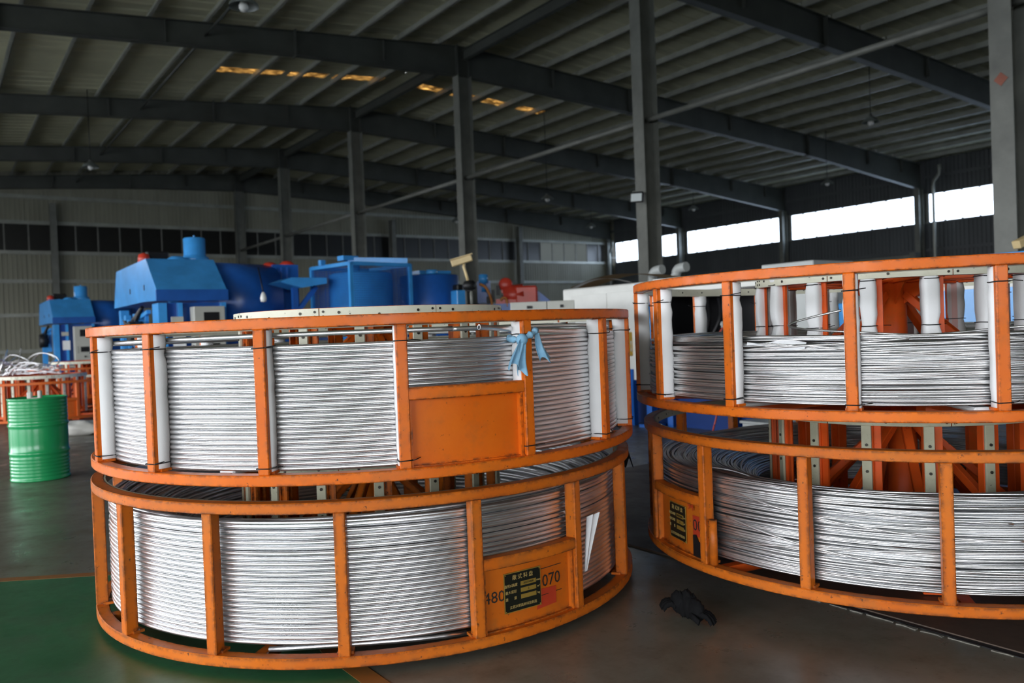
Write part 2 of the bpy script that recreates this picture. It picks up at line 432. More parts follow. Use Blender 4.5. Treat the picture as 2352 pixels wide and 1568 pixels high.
# purlins: Z-section, one per bay and line
def purlin_mesh(L):
    m = MB(); h, w = .20, .075
    m.box((0, 0, -h / 2), (.008, L, h)); m.box((w / 2, 0, -.004), (w, L, .008)); m.box((-w / 2, 0, -h + .004), (w, L, .008)); m.box((-w + .004, 0, -h + .018), (.008, L, .03))
    return m.mesh('purlin', PURLIN_M)
PM8, PM7 = purlin_mesh(7.96), purlin_mesh(6.86)
purl_D = [14.6 - 1.39 * i for i in range(1, 20)] + [14.0 + .55 + 1.39 * i for i in range(0, 20)]
purl_D = [d for d in purl_D if DL + .2 < d < DR - .2]
for fa, fb in zip(FRAMES[1:-1], FRAMES[2:]):
    for D in purl_D:
        link('purlin', PM8 if fb - fa > 7.5 else PM7, ceiling, (D, (fa + fb) / 2, zroof(D)))
# rafters: tapered I-beams in bolted lengths
RB = [(-13, 7.4, 8.0), (1.6, 8.68, 9.2), (8.6, 9.15, 9.77), (13.8, 9.34, 10.2), (14.2, 9.34, 10.2), (21.1, 9.03, 9.85), (31.5, 8.42, 9.27), (40.6, 7.53, 8.75)]
def rafter_mesh():
    m = MB()
    for (a, b0, t0), (b, b1, t1) in zip(RB, RB[1:]):
        t0, t1 = zroof(a) - .20, zroof(b) - .20
        def slab(z00, z01, z10, z11, y):
            vs = [(a, -y, z00), (a, -y, z01), (a, y, z01), (a, y, z00), (b, -y, z10), (b, -y, z11), (b, y, z11), (b, y, z10)]
            m.add(vs, [(0, 1, 2, 3), (7, 6, 5, 4), (0, 4, 5, 1), (1, 5, 6, 2), (2, 6, 7, 3), (3, 7, 4, 0)])
        slab(b0, t0, b1, t1, .006); slab(b0 - .014, b0, b1 - .014, b1, .125); slab(t0 - .014, t0, t1 - .014, t1, .125)
    for D, b0, t0 in RB[1:-1]:
        zt = zroof(D) - .2
        for dx in (-.012, .012): m.box((D + dx, 0, (b0 + zt) / 2), (.02, .27, zt - b0 + .08))
    for D in (5.2, 11.3, 17.6, 26.5, 36.0, 38.8):
        m.box((D, 0, zroof(D) - .5), (.012, .24, .62))
    return m.mesh('rafter', RAFTER_M)
RM = rafter_mesh()
for f in FRAMES: link('rafter', RM, ceiling, (0, f, 0))
for fa, fb in zip(FRAMES[1:-1], FRAMES[2:]):         # ridge struts between the frames
    def fn(m):
        L = fb - fa - .3
        m.box((0, 0, 0), (.012, L, .30)); m.box((0, 0, .15), (.16, L, .014)); m.box((0, 0, -.15), (.16, L, .014))
    o = P('ridge_strut', RAFTER_M, ceiling, fn); o.location = (DC, (fa + fb) / 2, 9.95)
    def fn(m):
        m.cyl((0, -(fb - fa) / 2, 0), (0, (fb - fa) / 2, 0), .035, n=8)
    o = P('roof_tie', RAFTER_M, ceiling, fn); o.location = (6.2, (fa + fb) / 2, zroof(6.2) - .52)

# columns
def column_mesh(h, fw=.34, d=.46, tap=0):
    m = MB(); z = h / 2
    m.box((0, 0, z), (d, .012, h)); m.box((-d / 2, 0, z), (.018, fw, h)); m.box((d / 2, 0, z), (.018, fw, h))
    m.box((0, 0, .02), (d + .2, fw + .1, .04))
    return m.mesh('column', STEEL_GREY)
CMESH = column_mesh(9.34 - FLOOR)
clab = {6.2: 'grey steel column with the red diamond tile, in front of the right windows', 14.2: 'grey steel column carrying the small floodlight', 22.2: 'grey steel column directly behind the cream security camera',
        30.2: 'grey steel ridge column behind the caged blue drum', 38.2: 'grey steel ridge column behind the blue conical housing', 45.1: 'grey steel ridge column standing at the far gable'}
for f in FRAMES[1:]:
    o = struct('column', CMESH, clab.get(f, 'grey steel column of the ridge row beside the camera'), None, bw(DC, f, FLOOR), RZ)
CW = column_mesh(7.55 - FLOOR, .26, .42)
CB = plain('blue_column_shade', (.10, .115, .15), .4)
for i, f in enumerate(FRAMES[1:]):
    struct('column', CW, 'steel wall column between the right-hand windows, bay %s' % ['near', 'first', 'second', 'third', 'fourth', 'fifth', 'corner'][i], None, bw(DR - .42, f, FLOOR), RZ)
CG = column_mesh(8.2, .26, .4)
for i, D in enumerate((5.1, 23.0, 32.3)):
    struct('column', CG, 'slim steel column against the far gable wall, ' + ['left of the big blue hood', 'right of the ridge row', 'beside the window with sunlit sheets'][i], None, bw(D, SF - .5, FLOOR), RZ + pi / 2)
# horizontal tie pipes between ridge columns
for i, (fa, fb) in enumerate(zip(FRAMES[1:-1], FRAMES[2:])):
    def fn(m):
        m.cyl((0, -(fb - fa) / 2 + .02, 0), (0, (fb - fa) / 2 - .02, 0), .062, n=12)
        for e in (-1, 1): m.box((0, e * ((fb - fa) / 2 - .05), 0), (.02, .1, .16))
    o = P('tie_pipe', STEEL_GREY, None, fn); o['kind'] = 'structure'; o['label'] = 'long grey tie pipe joining the ridge columns, bay %d from the camera' % (i + 1)
    o.location = bw(DC, (fa + fb) / 2, 6.16); o.rotation_euler.z = RZ

# walls --------------------------------------------------------------
def wpanel_mesh(w=.988, h=1.0, mat=WALLP_M):
    m = MB(); n = 5; xs = []; ds = []
    for i in range(n):
        a = -w / 2 + w * i / n; q = w / n
        xs += [a, a + q * .55, a + q * .62, a + q * .88, a + q * .95]; ds += [0, 0, .028, .028, 0]
    xs.append(w / 2); ds.append(0)
    k = len(xs); vs = [(x, -d, 0) for x, d in zip(xs, ds)] + [(x, -d, h) for x, d in zip(xs, ds)]
    m.add(vs, [(i, i + 1, k + i + 1, k + i) for i in range(k - 1)])
    m.add([(x, y + .05, z) for x, y, z in vs], [(i, k + i, k + i + 1, i + 1) for i in range(k - 1)])
    return m.mesh('wall_panel', mat)
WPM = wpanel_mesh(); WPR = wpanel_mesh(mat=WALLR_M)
# far gable wall
wf = sroot('wall_far', 'ribbed grey sheet wall at the far end of the hall', bw(0, SF, 0), RZ)
D = DL + .5
while D < DR:
    o = link('wall_panel', WPM, wf, (D, 0, FLOOR)); o.scale.z = WZ0 - FLOOR
    zt = zroof(D) + .1
    o = link('wall_panel', WPM, wf, (D, 0, WZ1)); o.scale.z = zt - WZ1
    D += 1.0
def fn(m):
    m.box(((DL + DR) / 2, .10, (WZ0 + FLOOR) / 2), (DR - DL + .6, .06, WZ0 - FLOOR + .1))
    m.extr([(DL - .4, WZ1), (DR + .4, WZ1), (DR + .4, zroof(DR) + .12), (DC, zroof(DC) + .12), (DL - .4, zroof(DL) + .12)], (0, .07, 0), (1, 0, 0), (0, 0, 1), (0, .06, 0))
P('light_seal_backing', WALLP_M, wf, fn)  # backing added behind the panels to stop daylight leaking between them
for z in (1.2, 2.9, 4.5, 5.86, 7.28, 8.5):
    def fn(m):
        m.box(((DL + DR) / 2, -.12, z), (DR - DL, .014, .16)); m.box(((DL + DR) / 2, -.085, z + .08), (DR - DL, .07, .012)); m.box(((DL + DR) / 2, -.085, z - .08), (DR - DL, .07, .012))
    P('girt', PURLIN_M, wf, fn)
# dark window band in the far gable
nwin = 0
pane_me = MB(); pane_me.box((0, 0, (WZ0 + WZ1) / 2), (1.0, .012, WZ1 - WZ0 - .1)); PANE_D = pane_me.mesh('pane', DARKGLASS)
pane_me = MB(); pane_me.box((0, 0, (WZ0 + WZ1) / 2), (1.0, .012, WZ1 - WZ0 - .1)); PANE_F = pane_me.mesh('pane', SUNPATCH)
mul = MB(); mul.box((0, -.03, (WZ0 + WZ1) / 2), (.055, .06, WZ1 - WZ0)); MUL = mul.mesh('mullion', MULL_M)
for a, b in ((-3.9, 5.1), (5.1, 14.0), (14.0, 23.0), (23.0, 32.3), (32.3, 40.6)):
    nwin += 1
    w = sroot('window_%d' % nwin, 'band of dark panes high in the far gable wall, strip %d' % nwin, bw(0, SF, 0), RZ)
    n = int(round((b - a) / .98)); st = (b - a) / n
    for i in range(n):
        Dm = a + (i + .5) * st
        lit = 34.0 < Dm < 36.0 or 36.6 < Dm < 38.9
        o = link('pane', PANE_F if lit else PANE_D, w, (Dm, 0, 0)); o.scale.x = st - .01
        link('mullion', MUL, w, (a + i * st, 0, 0))
    P('window_frame', MULL_M, w, lambda m: (m.box(((a + b) / 2, -.03, WZ0), (b - a, .07, .07)), m.box(((a + b) / 2, -.03, WZ1), (b - a, .07, .07))))
# doorway in the far gable
dr = sroot('door_1', 'dark doorway with pale frame in the far gable wall at the left edge', bw(-.6, SF - .2, FLOOR), RZ)
P('door_leaf', DARKGLASS, dr, lambda m: m.box((0, 0, 2.2), (5.2, .06, 4.4)))
P('door_frame', PURLIN_M, dr, lambda m: (m.box((2.68, -.02, 2.25), (.16, .12, 4.5)), m.box((-2.68, -.02, 2.25), (.16, .12, 4.5)), m.box((0, -.02, 4.5), (5.5, .12, .3))))
# right wall with its bright strip of windows
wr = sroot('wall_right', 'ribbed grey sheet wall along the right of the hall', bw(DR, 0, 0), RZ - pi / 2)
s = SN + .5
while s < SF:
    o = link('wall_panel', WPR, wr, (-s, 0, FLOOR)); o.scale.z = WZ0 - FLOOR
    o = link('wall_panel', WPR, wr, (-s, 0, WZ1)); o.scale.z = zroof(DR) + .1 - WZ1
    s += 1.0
P('light_seal_backing', WALLP_M, wr, lambda m: (m.box((-(SN + SF) / 2, .10, (WZ0 + FLOOR) / 2), (SF - SN + .6, .06, WZ0 - FLOOR)), m.box((-(SN + SF) / 2, .10, (WZ1 + 9.2) / 2), (SF - SN + .6, .06, 9.2 - WZ1))))  # same added backing, keeps daylight out of the panel gaps
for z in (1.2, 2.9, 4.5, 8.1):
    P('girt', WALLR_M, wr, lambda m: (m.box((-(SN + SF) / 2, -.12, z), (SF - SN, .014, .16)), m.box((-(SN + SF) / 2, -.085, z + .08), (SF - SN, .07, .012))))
pg = MB(); pg.box((0, 0, (WZ0 + WZ1) / 2), (1.0, .008, WZ1 - WZ0 - .02)); PANE_G = pg.mesh('pane', GLASS)
tk = MB()
for z in (WZ0 + .03, WZ1 - .03): tk.box((0, -.04, z), (.07, .08, .09))
TICK = tk.mesh('pane_catch', MULL_M)
for fa, fb in zip(FRAMES[1:-1], FRAMES[2:]):
    nwin += 1
    w = sroot('window_%d' % nwin, 'strip of bright daylight panes high in the right wall, bay %d' % (nwin - 5), bw(DR, 0, 0), RZ - pi / 2)
    a, b = fa + .26, fb - .26; n = max(3, int(round((b - a) / .82))); st = (b - a) / n
    for i in range(n):
        o = link('pane', PANE_G, w, (-(a + (i + .5) * st), 0, 0)); o.scale.x = st - .002
        if i: link('pane_catch', TICK, w, (-(a + i * st), 0, 0))
    P('window_frame', MULL_M, w, lambda m: [m.box((-(a + b) / 2, -.02, z), (b - a + .5, .08, .05)) for z in (WZ0, WZ1)] + [m.box((-x, -.02, (WZ0 + WZ1) / 2), (.5, .06, WZ1 - WZ0)) for x in (a - .2, b + .2)])
m = MB(); m.box(((SN + FRAMES[1]) / 2, 0, (WZ0 + WZ1) / 2), (FRAMES[1] - SN, .06, WZ1 - WZ0))   # closed strip before the first bay
struct('trim_1', m.mesh('trim_1', WALLP_M), 'closed sheet strip of the right wall near the camera', None, bw(DR, 0, 0), RZ + pi / 2)
# left and near walls (out of the picture, with gates for the daylight, the farther left ones added)
m = MB()
def wallrect(m, axis, c, a, b, z0, z1):
    if axis == 's': m.box((c, (a + b) / 2, (z0 + z1) / 2), (.12, b - a, z1 - z0))
    else: m.box(((a + b) / 2, c, (z0 + z1) / 2), (b - a, .12, z1 - z0))
ed = [SN] + [x for p in DOORS_L for x in p] + [SF]
for i in range(0, len(ed), 2): wallrect(m, 's', DL, ed[i], ed[i + 1], FLOOR, DOOR_H + FLOOR)
wallrect(m, 's', DL, SN, SF, DOOR_H + FLOOR, zroof(DL) + .1)
struct('wall_left', m.mesh('wall_left', WALLP_M), 'grey wall with open gates left of the camera, the farther two added for light', None, (0, 0, 0), RZ)
m = MB(); wallrect(m, 'd', SN, DL, DOOR_N[0], FLOOR, DOOR_H + FLOOR); wallrect(m, 'd', SN, DOOR_N[1], DR, FLOOR, DOOR_H + FLOOR); wallrect(m, 'd', SN, DL, DR, DOOR_H + FLOOR, 8.2)
m.extr([(DL, 8.2), (DC, 10.5), (DR, 9.0), (DR, 8.2)], (0, SN - .06, 0), (1, 0, 0), (0, 0, 1), (0, .12, 0))
struct('wall_near', m.mesh('wall_near', WALLP_M), 'grey gable wall behind the camera', None, (0, 0, 0), RZ)
# drain pipes on the right wall
for s_, zt, lb in ((44.6, 7.2, 'in the far corner'), (21.2, 8.3, 'between two window bays')):
    t_ = thing('drain_pipe', 'grey plastic drain pipe with a kink on the right wall ' + lb, 'pipe', bw(DR - .75, s_, 0), RZ)
    P('pipe_run', PURLIN_M, t_, lambda m: m.tube([(0, -.25, zt + .2), (0, -.25, zt), (0, -.2, zt - .25), (0, .05, zt - .55), (0, .08, zt - .8), (0, .08, 1.0 if s_ < 40 else 4.2), (.0, .08, .9 if s_ < 40 else 4.0), (.1, -.25, .8 if s_ < 40 else 3.8)], .075, 10))
    P('pipe_bracket', STEEL_GREY, t_, lambda m: [m.box((.25, .08, z), (.6, .05, .05)) for z in (4.6, 6.2)])
# ================================================================== THE REELS
RO, RW, RH, RT_ = 1.525, .062, .707, .048      # outer radius, ring width, height, ring thickness
HR = .77                                        # hub radius
def ang_pt(r, a, z): return Vector((r * cos(a), r * sin(a), z))

def ring_mesh(name, z0, mat):
    m = MB(); m.ring(RO - RW, RO, z0, z0 + RT_, 176, ch=.004); return m.mesh(name, mat)
def post_mesh(mat):
    m = MB(); m.box((RO - .031, 0, RH / 2), (.060, .050, RH - 2 * RT_ + .002), ch=.004)
    m.box((RO - .058, 0, RT_ + .006), (.05, .07, .012)); return m.mesh('post', mat)
def rail_mesh(mat, a0, a1):
    m = MB(); m.ring(RO - RW, RO - .003, .337, .390, 20, a0, a1, ch=.004); return m.mesh('panel_rail', mat)
def panel_mesh(mat, a0, a1):
    m = MB(); m.ring(RO - .052, RO - .046, RT_ - .002, .338, 20, a0, a1, ch=.001)
    m.ring(RO - .052, RO - .030, RT_ - .002, RT_ + .006, 20, a0, a1, ch=.001); return m.mesh('panel', mat)
def foam_mesh(seed, z0, z1, rin=-.005, rout=.066, w=.058, ties=(.12, .58)):
    """soft wrap round the inner side of a post; local x = radial distance inwards"""
    rnd = random.Random(seed); m = MB(); n = 14; prof = []
    h = w / 2
    base = [(rin, -h), (rout - .018, -h), (rout - .005, -h + .006), (rout, -h + .02), (rout, h - .02), (rout - .005, h - .006), (rout - .018, h), (rin, h)]
    rings = []
    for k in range(n + 1):
        z = z0 + (z1 - z0) * k / n
        sq = 1 - .16 * max([math.exp(-((z - t_) / .018) ** 2) for t_ in ties] + [0]) + rnd.uniform(-.025, .03)
        dx = rnd.uniform(-.003, .003); dy = rnd.uniform(-.002, .002)
        rings.append([(rin + (x - rin) * sq + (dx if x > rin else 0), y * (sq + .02) + dy, z) for x, y in base])
    # extra rings at the ties
    allr = rings; vs = [v for r in allr for v in r]; q = len(base)
    fs = [(k * q + j, k * q + (j + 1) % q, (k + 1) * q + (j + 1) % q, (k + 1) * q + j) for k in range(n) for j in range(q)]
    sm = [True] * len(fs); fs += [tuple(range(q))[::-1], tuple(range(n * q, (n + 1) * q))]; sm += [False, False]
    m.add(vs, fs, 0, sm); return m
def foam_obj_mesh(seed, r, mirror, z0, z1, **kw):
    m = foam_mesh(seed, z0, z1, **kw)
    m.v = [(r - x, y, z) if not mirror else (r + x, y, z) for x, y, z in m.v]
    return m.mesh('foam_pad', FOAM)
def tie_mesh(seed, x0, x1, w, z):
    rnd = random.Random(seed); m = MB(); h = w / 2
    pts = [(x0, -h), (x0, h), ((x0 + x1) / 2, h + .001), (x1 + .006, h - .004), (x1, h - .02), (x1, -h + .02), (x1 + .006, -h + .004), ((x0 + x1) / 2, -h - .001)]
    pts = [Vector((x, y, z + rnd.uniform(-.0015, .0015))) for x, y in pts]
    m.tube(pts, .0026, 5, closed=True)
    e = pts[1]; m.tube([e, e + Vector((.004, .012, .003)), e + Vector((rnd.uniform(-.03, .0), .035 + rnd.random() * .03, rnd.uniform(-.02, .012)))], .0022, 5)
    return m.mesh('cable_tie', BLACK)
FOAMS = [foam_obj_mesh(i, RO - .030, False, RT_ + .012, RH - RT_ - .004) for i in range(4)]
TIES = [tie_mesh(i, RO + .002, RO - .030 - .060, .060, 0) for i in range(4)]
HFOAMS = [foam_obj_mesh(20 + i, HR - .02, True, .03, .715, rin=-.05, rout=.034, w=.078, ties=(.18, .42, .655)) for i in range(3)]
HTIES = [tie_mesh(30 + i, HR - .075, HR + .010, .072, 0) for i in range(3)]
for me in HTIES: pass

def board_ring(r, z0, z1, a0, a1, mat_i=0):
    m = MB(); m.ring(r, r + .010, z0, z1, 14, a0, a1, ch=.001)
    n = 3
    for k in range(n):
        a = a0 + (a1 - a0) * (k + .5) / n; p = ang_pt(r + .0095, a, z0 + (z1 - z0) * (.35 if k % 2 else .6)); d = ang_pt(1, a, 0)
        m.cyl(p, p + d * .004, .0075, n=8, mi=1)
    for a in (a0 + .025, a1 - .025):
        for z in (z0 + .018, z1 - .018):
            p = ang_pt(r + .0095, a, z); m.cyl(p, p + ang_pt(1, a, 0) * .004, .0065, n=8, mi=1)
    return m
RINGS = {}
def reel(label, loc, ph, hph, mat, foot=.04, htop=.765, rim_h=.062, foam=False, hub_foam=False, boards=True, panel=None, board_mat=BOARD, group='orange cable reels', in_mat=None, braces=None):
    in_mat = in_mat or mat
    R = thing('cable_reel', label, 'reel', loc, 0, group)
    key = mat.name
    if key not in RINGS: RINGS[key] = (ring_mesh('bottom_ring', 0, mat), ring_mesh('top_ring', RH - RT_, mat), post_mesh(mat))
    rb, rt, pm = RINGS[key]
    link('bottom_ring', rb, R); link('top_ring', rt, R)
    st = 2 * pi / 16
    for k in range(16):
        a = radians(ph) + st * k
        o = link('post', pm, R, None, a)
        if foam:
            link('foam_pad', FOAMS[k % 4], o); 
            for z, i in ((.085, k), (RH - .115, k + 1)):
                t_ = link('cable_tie', TIES[i % 4], o); t_.location.z = z + (k * 37 % 11 - 5) * .002
    # lining boards on the inside of the top ring
    if boards:
        for k in range(8):
            a0 = radians(ph) + 2 * st * k
            m = MB(); m.ring(RO - RW - .009, RO - RW + .001, RH - RT_ - .004, RH - .001, 18, a0 + .008, a0 + 2 * st - .008, ch=.001)
            for q in range(5):
                a = a0 + 2 * st * (q + .5) / 5; p = ang_pt(RO - RW - .008, a, RH - .025); m.cyl(p, p - ang_pt(1, a, 0) * .004, .006, n=6, mi=1)
            m.build('lining_board', [board_mat, BOLT], R)
    # spokes on the bottom, braces to the central column
    for k in range(8):
        a = radians(hph) + 2 * st * k
        def fn(m):
            m.bar(ang_pt(.08, a, -.004), ang_pt(RO - RW + .002, a, -.004 + .026), .06, .045, ch=.003)
        P('base_spoke', in_mat, R, fn)
        if foam:
            def fn(m):
                q = 8; vs = []
                m.bar(ang_pt(HR + .12, a, .034), ang_pt(RO - RW - .03, a, .044), .078, .024, ch=.008)
            P('spoke_foam', FOAM, R, fn)
        if braces is None or k < 4:
            ab = a if braces is None else radians(braces) + pi / 2 * k
            def fn(m): m.bar(ang_pt(.085, ab + .03, htop - .13), ang_pt(HR - .06, ab, .06), .05, .042, up=(0, 0, 1), ch=.003)
            P('brace', in_mat, R, fn)
        def fn(m): m.bar(ang_pt(.07, a, htop - .045), ang_pt(HR - .04, a, htop - .045), .05, .04, ch=.003)
        P('top_spoke', in_mat, R, fn)
        def fn(m):
            d = ang_pt(1, a, 0); n_ = Vector((-d.y, d.x, 0)) * .008
            m.extr([(.06, htop - .065), (.30, htop - .065), (.06, htop - .20)], -n_ / 2, d, (0, 0, 1), n_)
        P('gusset', in_mat, R, fn)
    P('centre_column', in_mat, R, lambda m: m.lathe([(.0, -foot), (.19, -foot), (.19, .0), (.105, .02), (.082, .35), (.078, htop - .06), (.14, htop - .055), (.14, htop - .03), (.06, htop - .028), (0, htop - .028)], 28))
    P('hub_base_ring', in_mat, R, lambda m: (m.ring(HR - .07, HR, 0, .05, 96, ch=.003), [m.box(ang_pt(HR - .035, radians(hph) + 4 * st * q, -foot / 2), (.16, .12, foot), Matrix.Rotation(radians(hph) + 4 * st * q, 3, 'Z')) for q in range(4)]))
    P('hub_top_ring', in_mat, R, lambda m: m.ring(HR - .07, HR - .001, htop - rim_h, htop, 96, ch=.003))
    for k in range(8):
        board_ring(HR, htop - rim_h, htop - .002, radians(hph) + .13 + 2 * st * k + .004, radians(hph) + .13 + 2 * st * (k + 1) - .004).build('hub_board', [board_mat, BOLT], R)
    key = ('hub', in_mat.name, board_mat.name, round(htop, 3), rim_h)
    if key not in RINGS:
        m = MB(); m.box((HR - .045, 0, (htop - rim_h + .05) / 2), (.05, .058, htop - rim_h - .05), ch=.003)
        m.box((HR - .040, .045, (htop - rim_h + .05) / 2), (.012, .04, htop - rim_h - .05))
        m2 = MB(); m2.box((HR - .012, -.002, (htop - rim_h + .03) / 2), (.014, .050, htop - rim_h - .034), ch=.002)
        for z in (.10, .30, .315, .48, .62): m2.cyl((HR - .006, 0, z), (HR + .000, 0, z), .008, n=8, mi=1)
        RINGS[key] = (m.mesh('hub_post', in_mat), m2.mesh('post_board', [board_mat, BOLT]))
    hp, pb = RINGS[key]
    for k in range(16):
        a = radians(hph) + st * k
        o = link('hub_post', hp, R, None, a)
        if hub_foam:
            f_ = link('foam_pad', HFOAMS[k % 3], o)
            for z in (.18, .42, .655):
                t_ = link('cable_tie', HTIES[(k + int(z * 10)) % 3], o); t_.location.z = z + (k * 29 % 7 - 3) * .003
        else:
            link('post_board', pb, o)
    if panel is not None:
        a0, a1 = radians(panel) + .017, radians(panel) + st - .017
        link('panel_rail', rail_mesh(mat, a0, a1), R); link('panel', panel_mesh(mat, a0, a1), R)
        for a in (a0 + .004, a1 - .004):
            m = MB(); m.box((RO - .04, 0, .19), (.045, .012, .29)); o = link('panel_flange', m.mesh('panel_flange', mat), R, None, a)
    return R

LUc, LLc = (-.8375, 4.9915), (-.8611, 5.0241)
RUc, RLc = (2.2761, 4.9844), (2.3155, 4.9828)
LLz, LUz, RLz, RUz = -.0069, .7773, .100, .9306
LU = reel('upper left orange reel with white foam pads, packed with thick silver tube', (*LUc, LUz), -98.4, -107.3, ORANGE, foot=.035, htop=.765, foam=True, panel=-76.0)
LL = reel('lower left orange reel with chipped paint and a black nameplate, standing on the green floor', (*LLc, LLz), -86.1, -101.0, ORANGE_OLD, foot=.032, htop=.748, panel=-63.6, board_mat=BOARD_OLD)
RU = reel('upper right orange reel with foam wrapped hub, holding loose thin rod', (*RUc, RUz), -121.0, -100.5, ORANGE, foot=.0448, htop=.720, foam=True, hub_foam=True, in_mat=RED_ORANGE, braces=-55)
RL = reel('lower right orange reel with short pipe stub and nameplate, beside the floor joint', (*RLc, RLz), -131.2, -105.5, ORANGE_OLD, foot=.125, htop=.785, panel=-175.8, board_mat=BOARD_OLD, in_mat=RED_ORANGE)

# ------------------------------------------------------------------ coils
def torus_mesh(r, tr, n=168, k=8, mat=ALU, name='tube_turn'):
    m = MB(); m.tube([ang_pt(r, 2 * pi * i / n, 0) for i in range(n)], tr, k, closed=True); return m.mesh(name, mat)
def wavy(m, r, z, tr, seed, az=.006, ar=.004, n=132, k=6, mi=0):
    rnd = random.Random(seed); c = [(rnd.uniform(-1, 1), rnd.uniform(-1, 1), rnd.uniform(0, 6.28), rnd.uniform(0, 6.28)) for _ in range(4)]
    pts = []
    for i in range(n):
        a = 2 * pi * i / n
        dz = sum(q[0] * sin((j + 1) * a + q[2]) / (j + 1) ** .5 for j, q in enumerate(c)) * az
        dr = sum(q[1] * sin((j + 1) * a + q[3]) / (j + 1) ** .5 for j, q in enumerate(c)) * ar
        pts.append(ang_pt(r - abs(dr), a, z + dz))
    m.tube(pts, tr, k, closed=True)
def inner_layers(name, mat, par, layers, tr, seed, az=.003, ar=.004, n=112, k=5):
    m = MB(); i = 0
    for r, zs in layers:
        for z in zs: wavy(m, r, z, tr, seed + i, az, ar, n, k); i += 1
    o = m.build(name, mat, par); o['kind'] = 'stuff'; return o

# upper left: thick tube
T = .0112
cU = thing('tube_coil', 'coil of thick shiny tube tightly wound inside the upper left reel', 'coil', (*LUc, LUz), 0, 'coils of aluminium tube')
tm = torus_mesh(1.428, T)
for k in range(24):
    link('tube_turn', tm, cU, (random.uniform(-.0015, .0015), random.uniform(-.0015, .0015), .060 + k * .0226), random.random() * 6)
inner_layers('inner_turns', ALU, cU, [(1.403 - j * .0235, [.06 + .011 * (j % 2), .06 + 22.6 * .0226 - (j % 2) * .011, .06 + 21.6 * .0226]) for j in range(14)], T, 100)
def loop_turn(m, a0, a1, r, z0, z1, n=110, tr=T):
    m.tube([ang_pt(r + .004 * sin(3 * i / n * 6.28), a0 + (a1 - a0) * i / n, z0 + (z1 - z0) * i / n + .004 * sin(i / n * 9)) for i in range(n + 1)], tr, 10)
P('tube_turn', ALU, cU, lambda m: loop_turn(m, radians(-300), radians(-66), 1.415, .612, .632))
P('tube_turn', ALU, cU, lambda m: loop_turn(m, radians(-66), radians(60), 1.395, .632, .605))
def free_end(m):
    A = [(-24, 1.42, .595), (-30, 1.425, .598), (-36, 1.43, .602), (-42, 1.43, .607), (-48, 1.432, .613), (-54, 1.437, .622), (-58.5, 1.445, .630), (-61.5, 1.452, .636)]
    pts = [ang_pt(r, radians(a), z) for a, r, z in A]
    m.tube(pts, T + .001, 14, caps=False)
    m.tube(pts[::-1], T - .0012, 14, caps=False)
    e = pts[-1]; d = (pts[-1] - pts[-2]).normalized(); u = d.cross(Vector((0, 0, 1))).normalized(); w = u.cross(d)
    n = 14; vs = [e + (u * cos(6.2832 * q / n) + w * sin(6.2832 * q / n)) * rr for rr in (T - .0012, T + .001) for q in range(n)]
    m.add(vs, [(q, (q + 1) % n, n + (q + 1) % n, n + q) for q in range(n)])
P('tube_end', ALU, cU, free_end, 'open cut end of the tube')
# lower left: thick tube, filled inwards with loose turns
cL = thing('tube_coil', 'coil of thick shiny tube inside the lower left reel, loose turns sloping inwards', 'coil', (*LLc, LLz), 0, 'coils of aluminium tube')
tm = torus_mesh(1.438, T)
for k in range(24):
    if k < 18: link('tube_turn', tm, cL, (random.uniform(-.002, .002), random.uniform(-.002, .002), .085 + k * .0228), random.random() * 6)
    else:
        m = MB(); wavy(m, 1.438, .085 + k * .0228 - (.004 if k == 23 else 0), T, 300 + k, .0025, .006, 168, 8); m.build('tube_turn', ALU, cL)
lay = []
for j in range(22):
    r = 1.412 - j * .0235
    top = .60 - .012 * j + .02 * sin(j * 1.7) - (.0 if j < 8 else .012 * (j - 8))
    lay.append((r, [top - q * .0235 for q in range(3)] + ([.09] if j % 2 else [])))
inner_layers('inner_turns', ALU, cL, lay, T, 400, .010, .012, 104, 6)
P('tube_end', ALU, cL, lambda m: m.tube([ang_pt(1.425, radians(-100 + q * 4.4), .05 + .012 * sin(q * .5) + .001 * q) for q in range(9)], T, 10), 'flattened end of the tube under the coil')

# right: thin rod, unruly
def rod_coil(label, c, z0, zs, top_layers, seed, zr):
    R = thing('rod_coil', label, 'coil', (*c, z0), 0, 'coils of aluminium rod')
    rnd = random.Random(seed); tr = .0052
    var = []
    for q in range(12):
        m = MB(); wavy(m, 1.438, 0, tr, seed + q, .0075, .008, 150, 6); var.append(m.mesh('rod_turn', ROD))
    n = int((zs[1] - zs[0]) / .0098)
    for k in range(n):
        z = zs[0] + (zs[1] - zs[0]) * (k + .5) / n + rnd.uniform(-.003, .003)
        o = link('rod_turn', var[rnd.randrange(12)], R, (rnd.uniform(-.004, .004), rnd.uniform(-.004, .004), z), rnd.random() * 6.28)
        o.rotation_euler.x = rnd.uniform(-.004, .004)
    m = MB(); i = 0
    for j in range(3):                                    # second and third layer behind the gaps
        for k in range(int(n * .8)):
            wavy(m, 1.424 - j * .012, zs[0] + .005 + (zs[1] - zs[0] - .02) * k / (n * .8), tr, seed + 500 + i, .006, .006, 112, 4); i += 1
    for r, z in top_layers:
        wavy(m, r, z, tr, seed + 900 + i, .012, .016, 112, 5); i += 1
    o = m.build('inner_turns', ROD, R); o['kind'] = 'stuff'
    return R
rnd = random.Random(5)
tl_ = [(1.43 - .6 * u_, .365 - .03 * u_ + rnd.uniform(-.018, .012)) for u_ in [i / 110 for i in range(110)]]
cRU = rod_coil('coil of thin silver rod with messy crossing turns in the upper right reel', RUc, RUz, (.066, .345), tl_, 1000, 0)
tl_ = [(1.44 - .60 * u_, .478 - .10 * u_ - .16 * max(0, u_ - .6) + rnd.uniform(-.02, .014)) for u_ in [i / 190 for i in range(190)]]
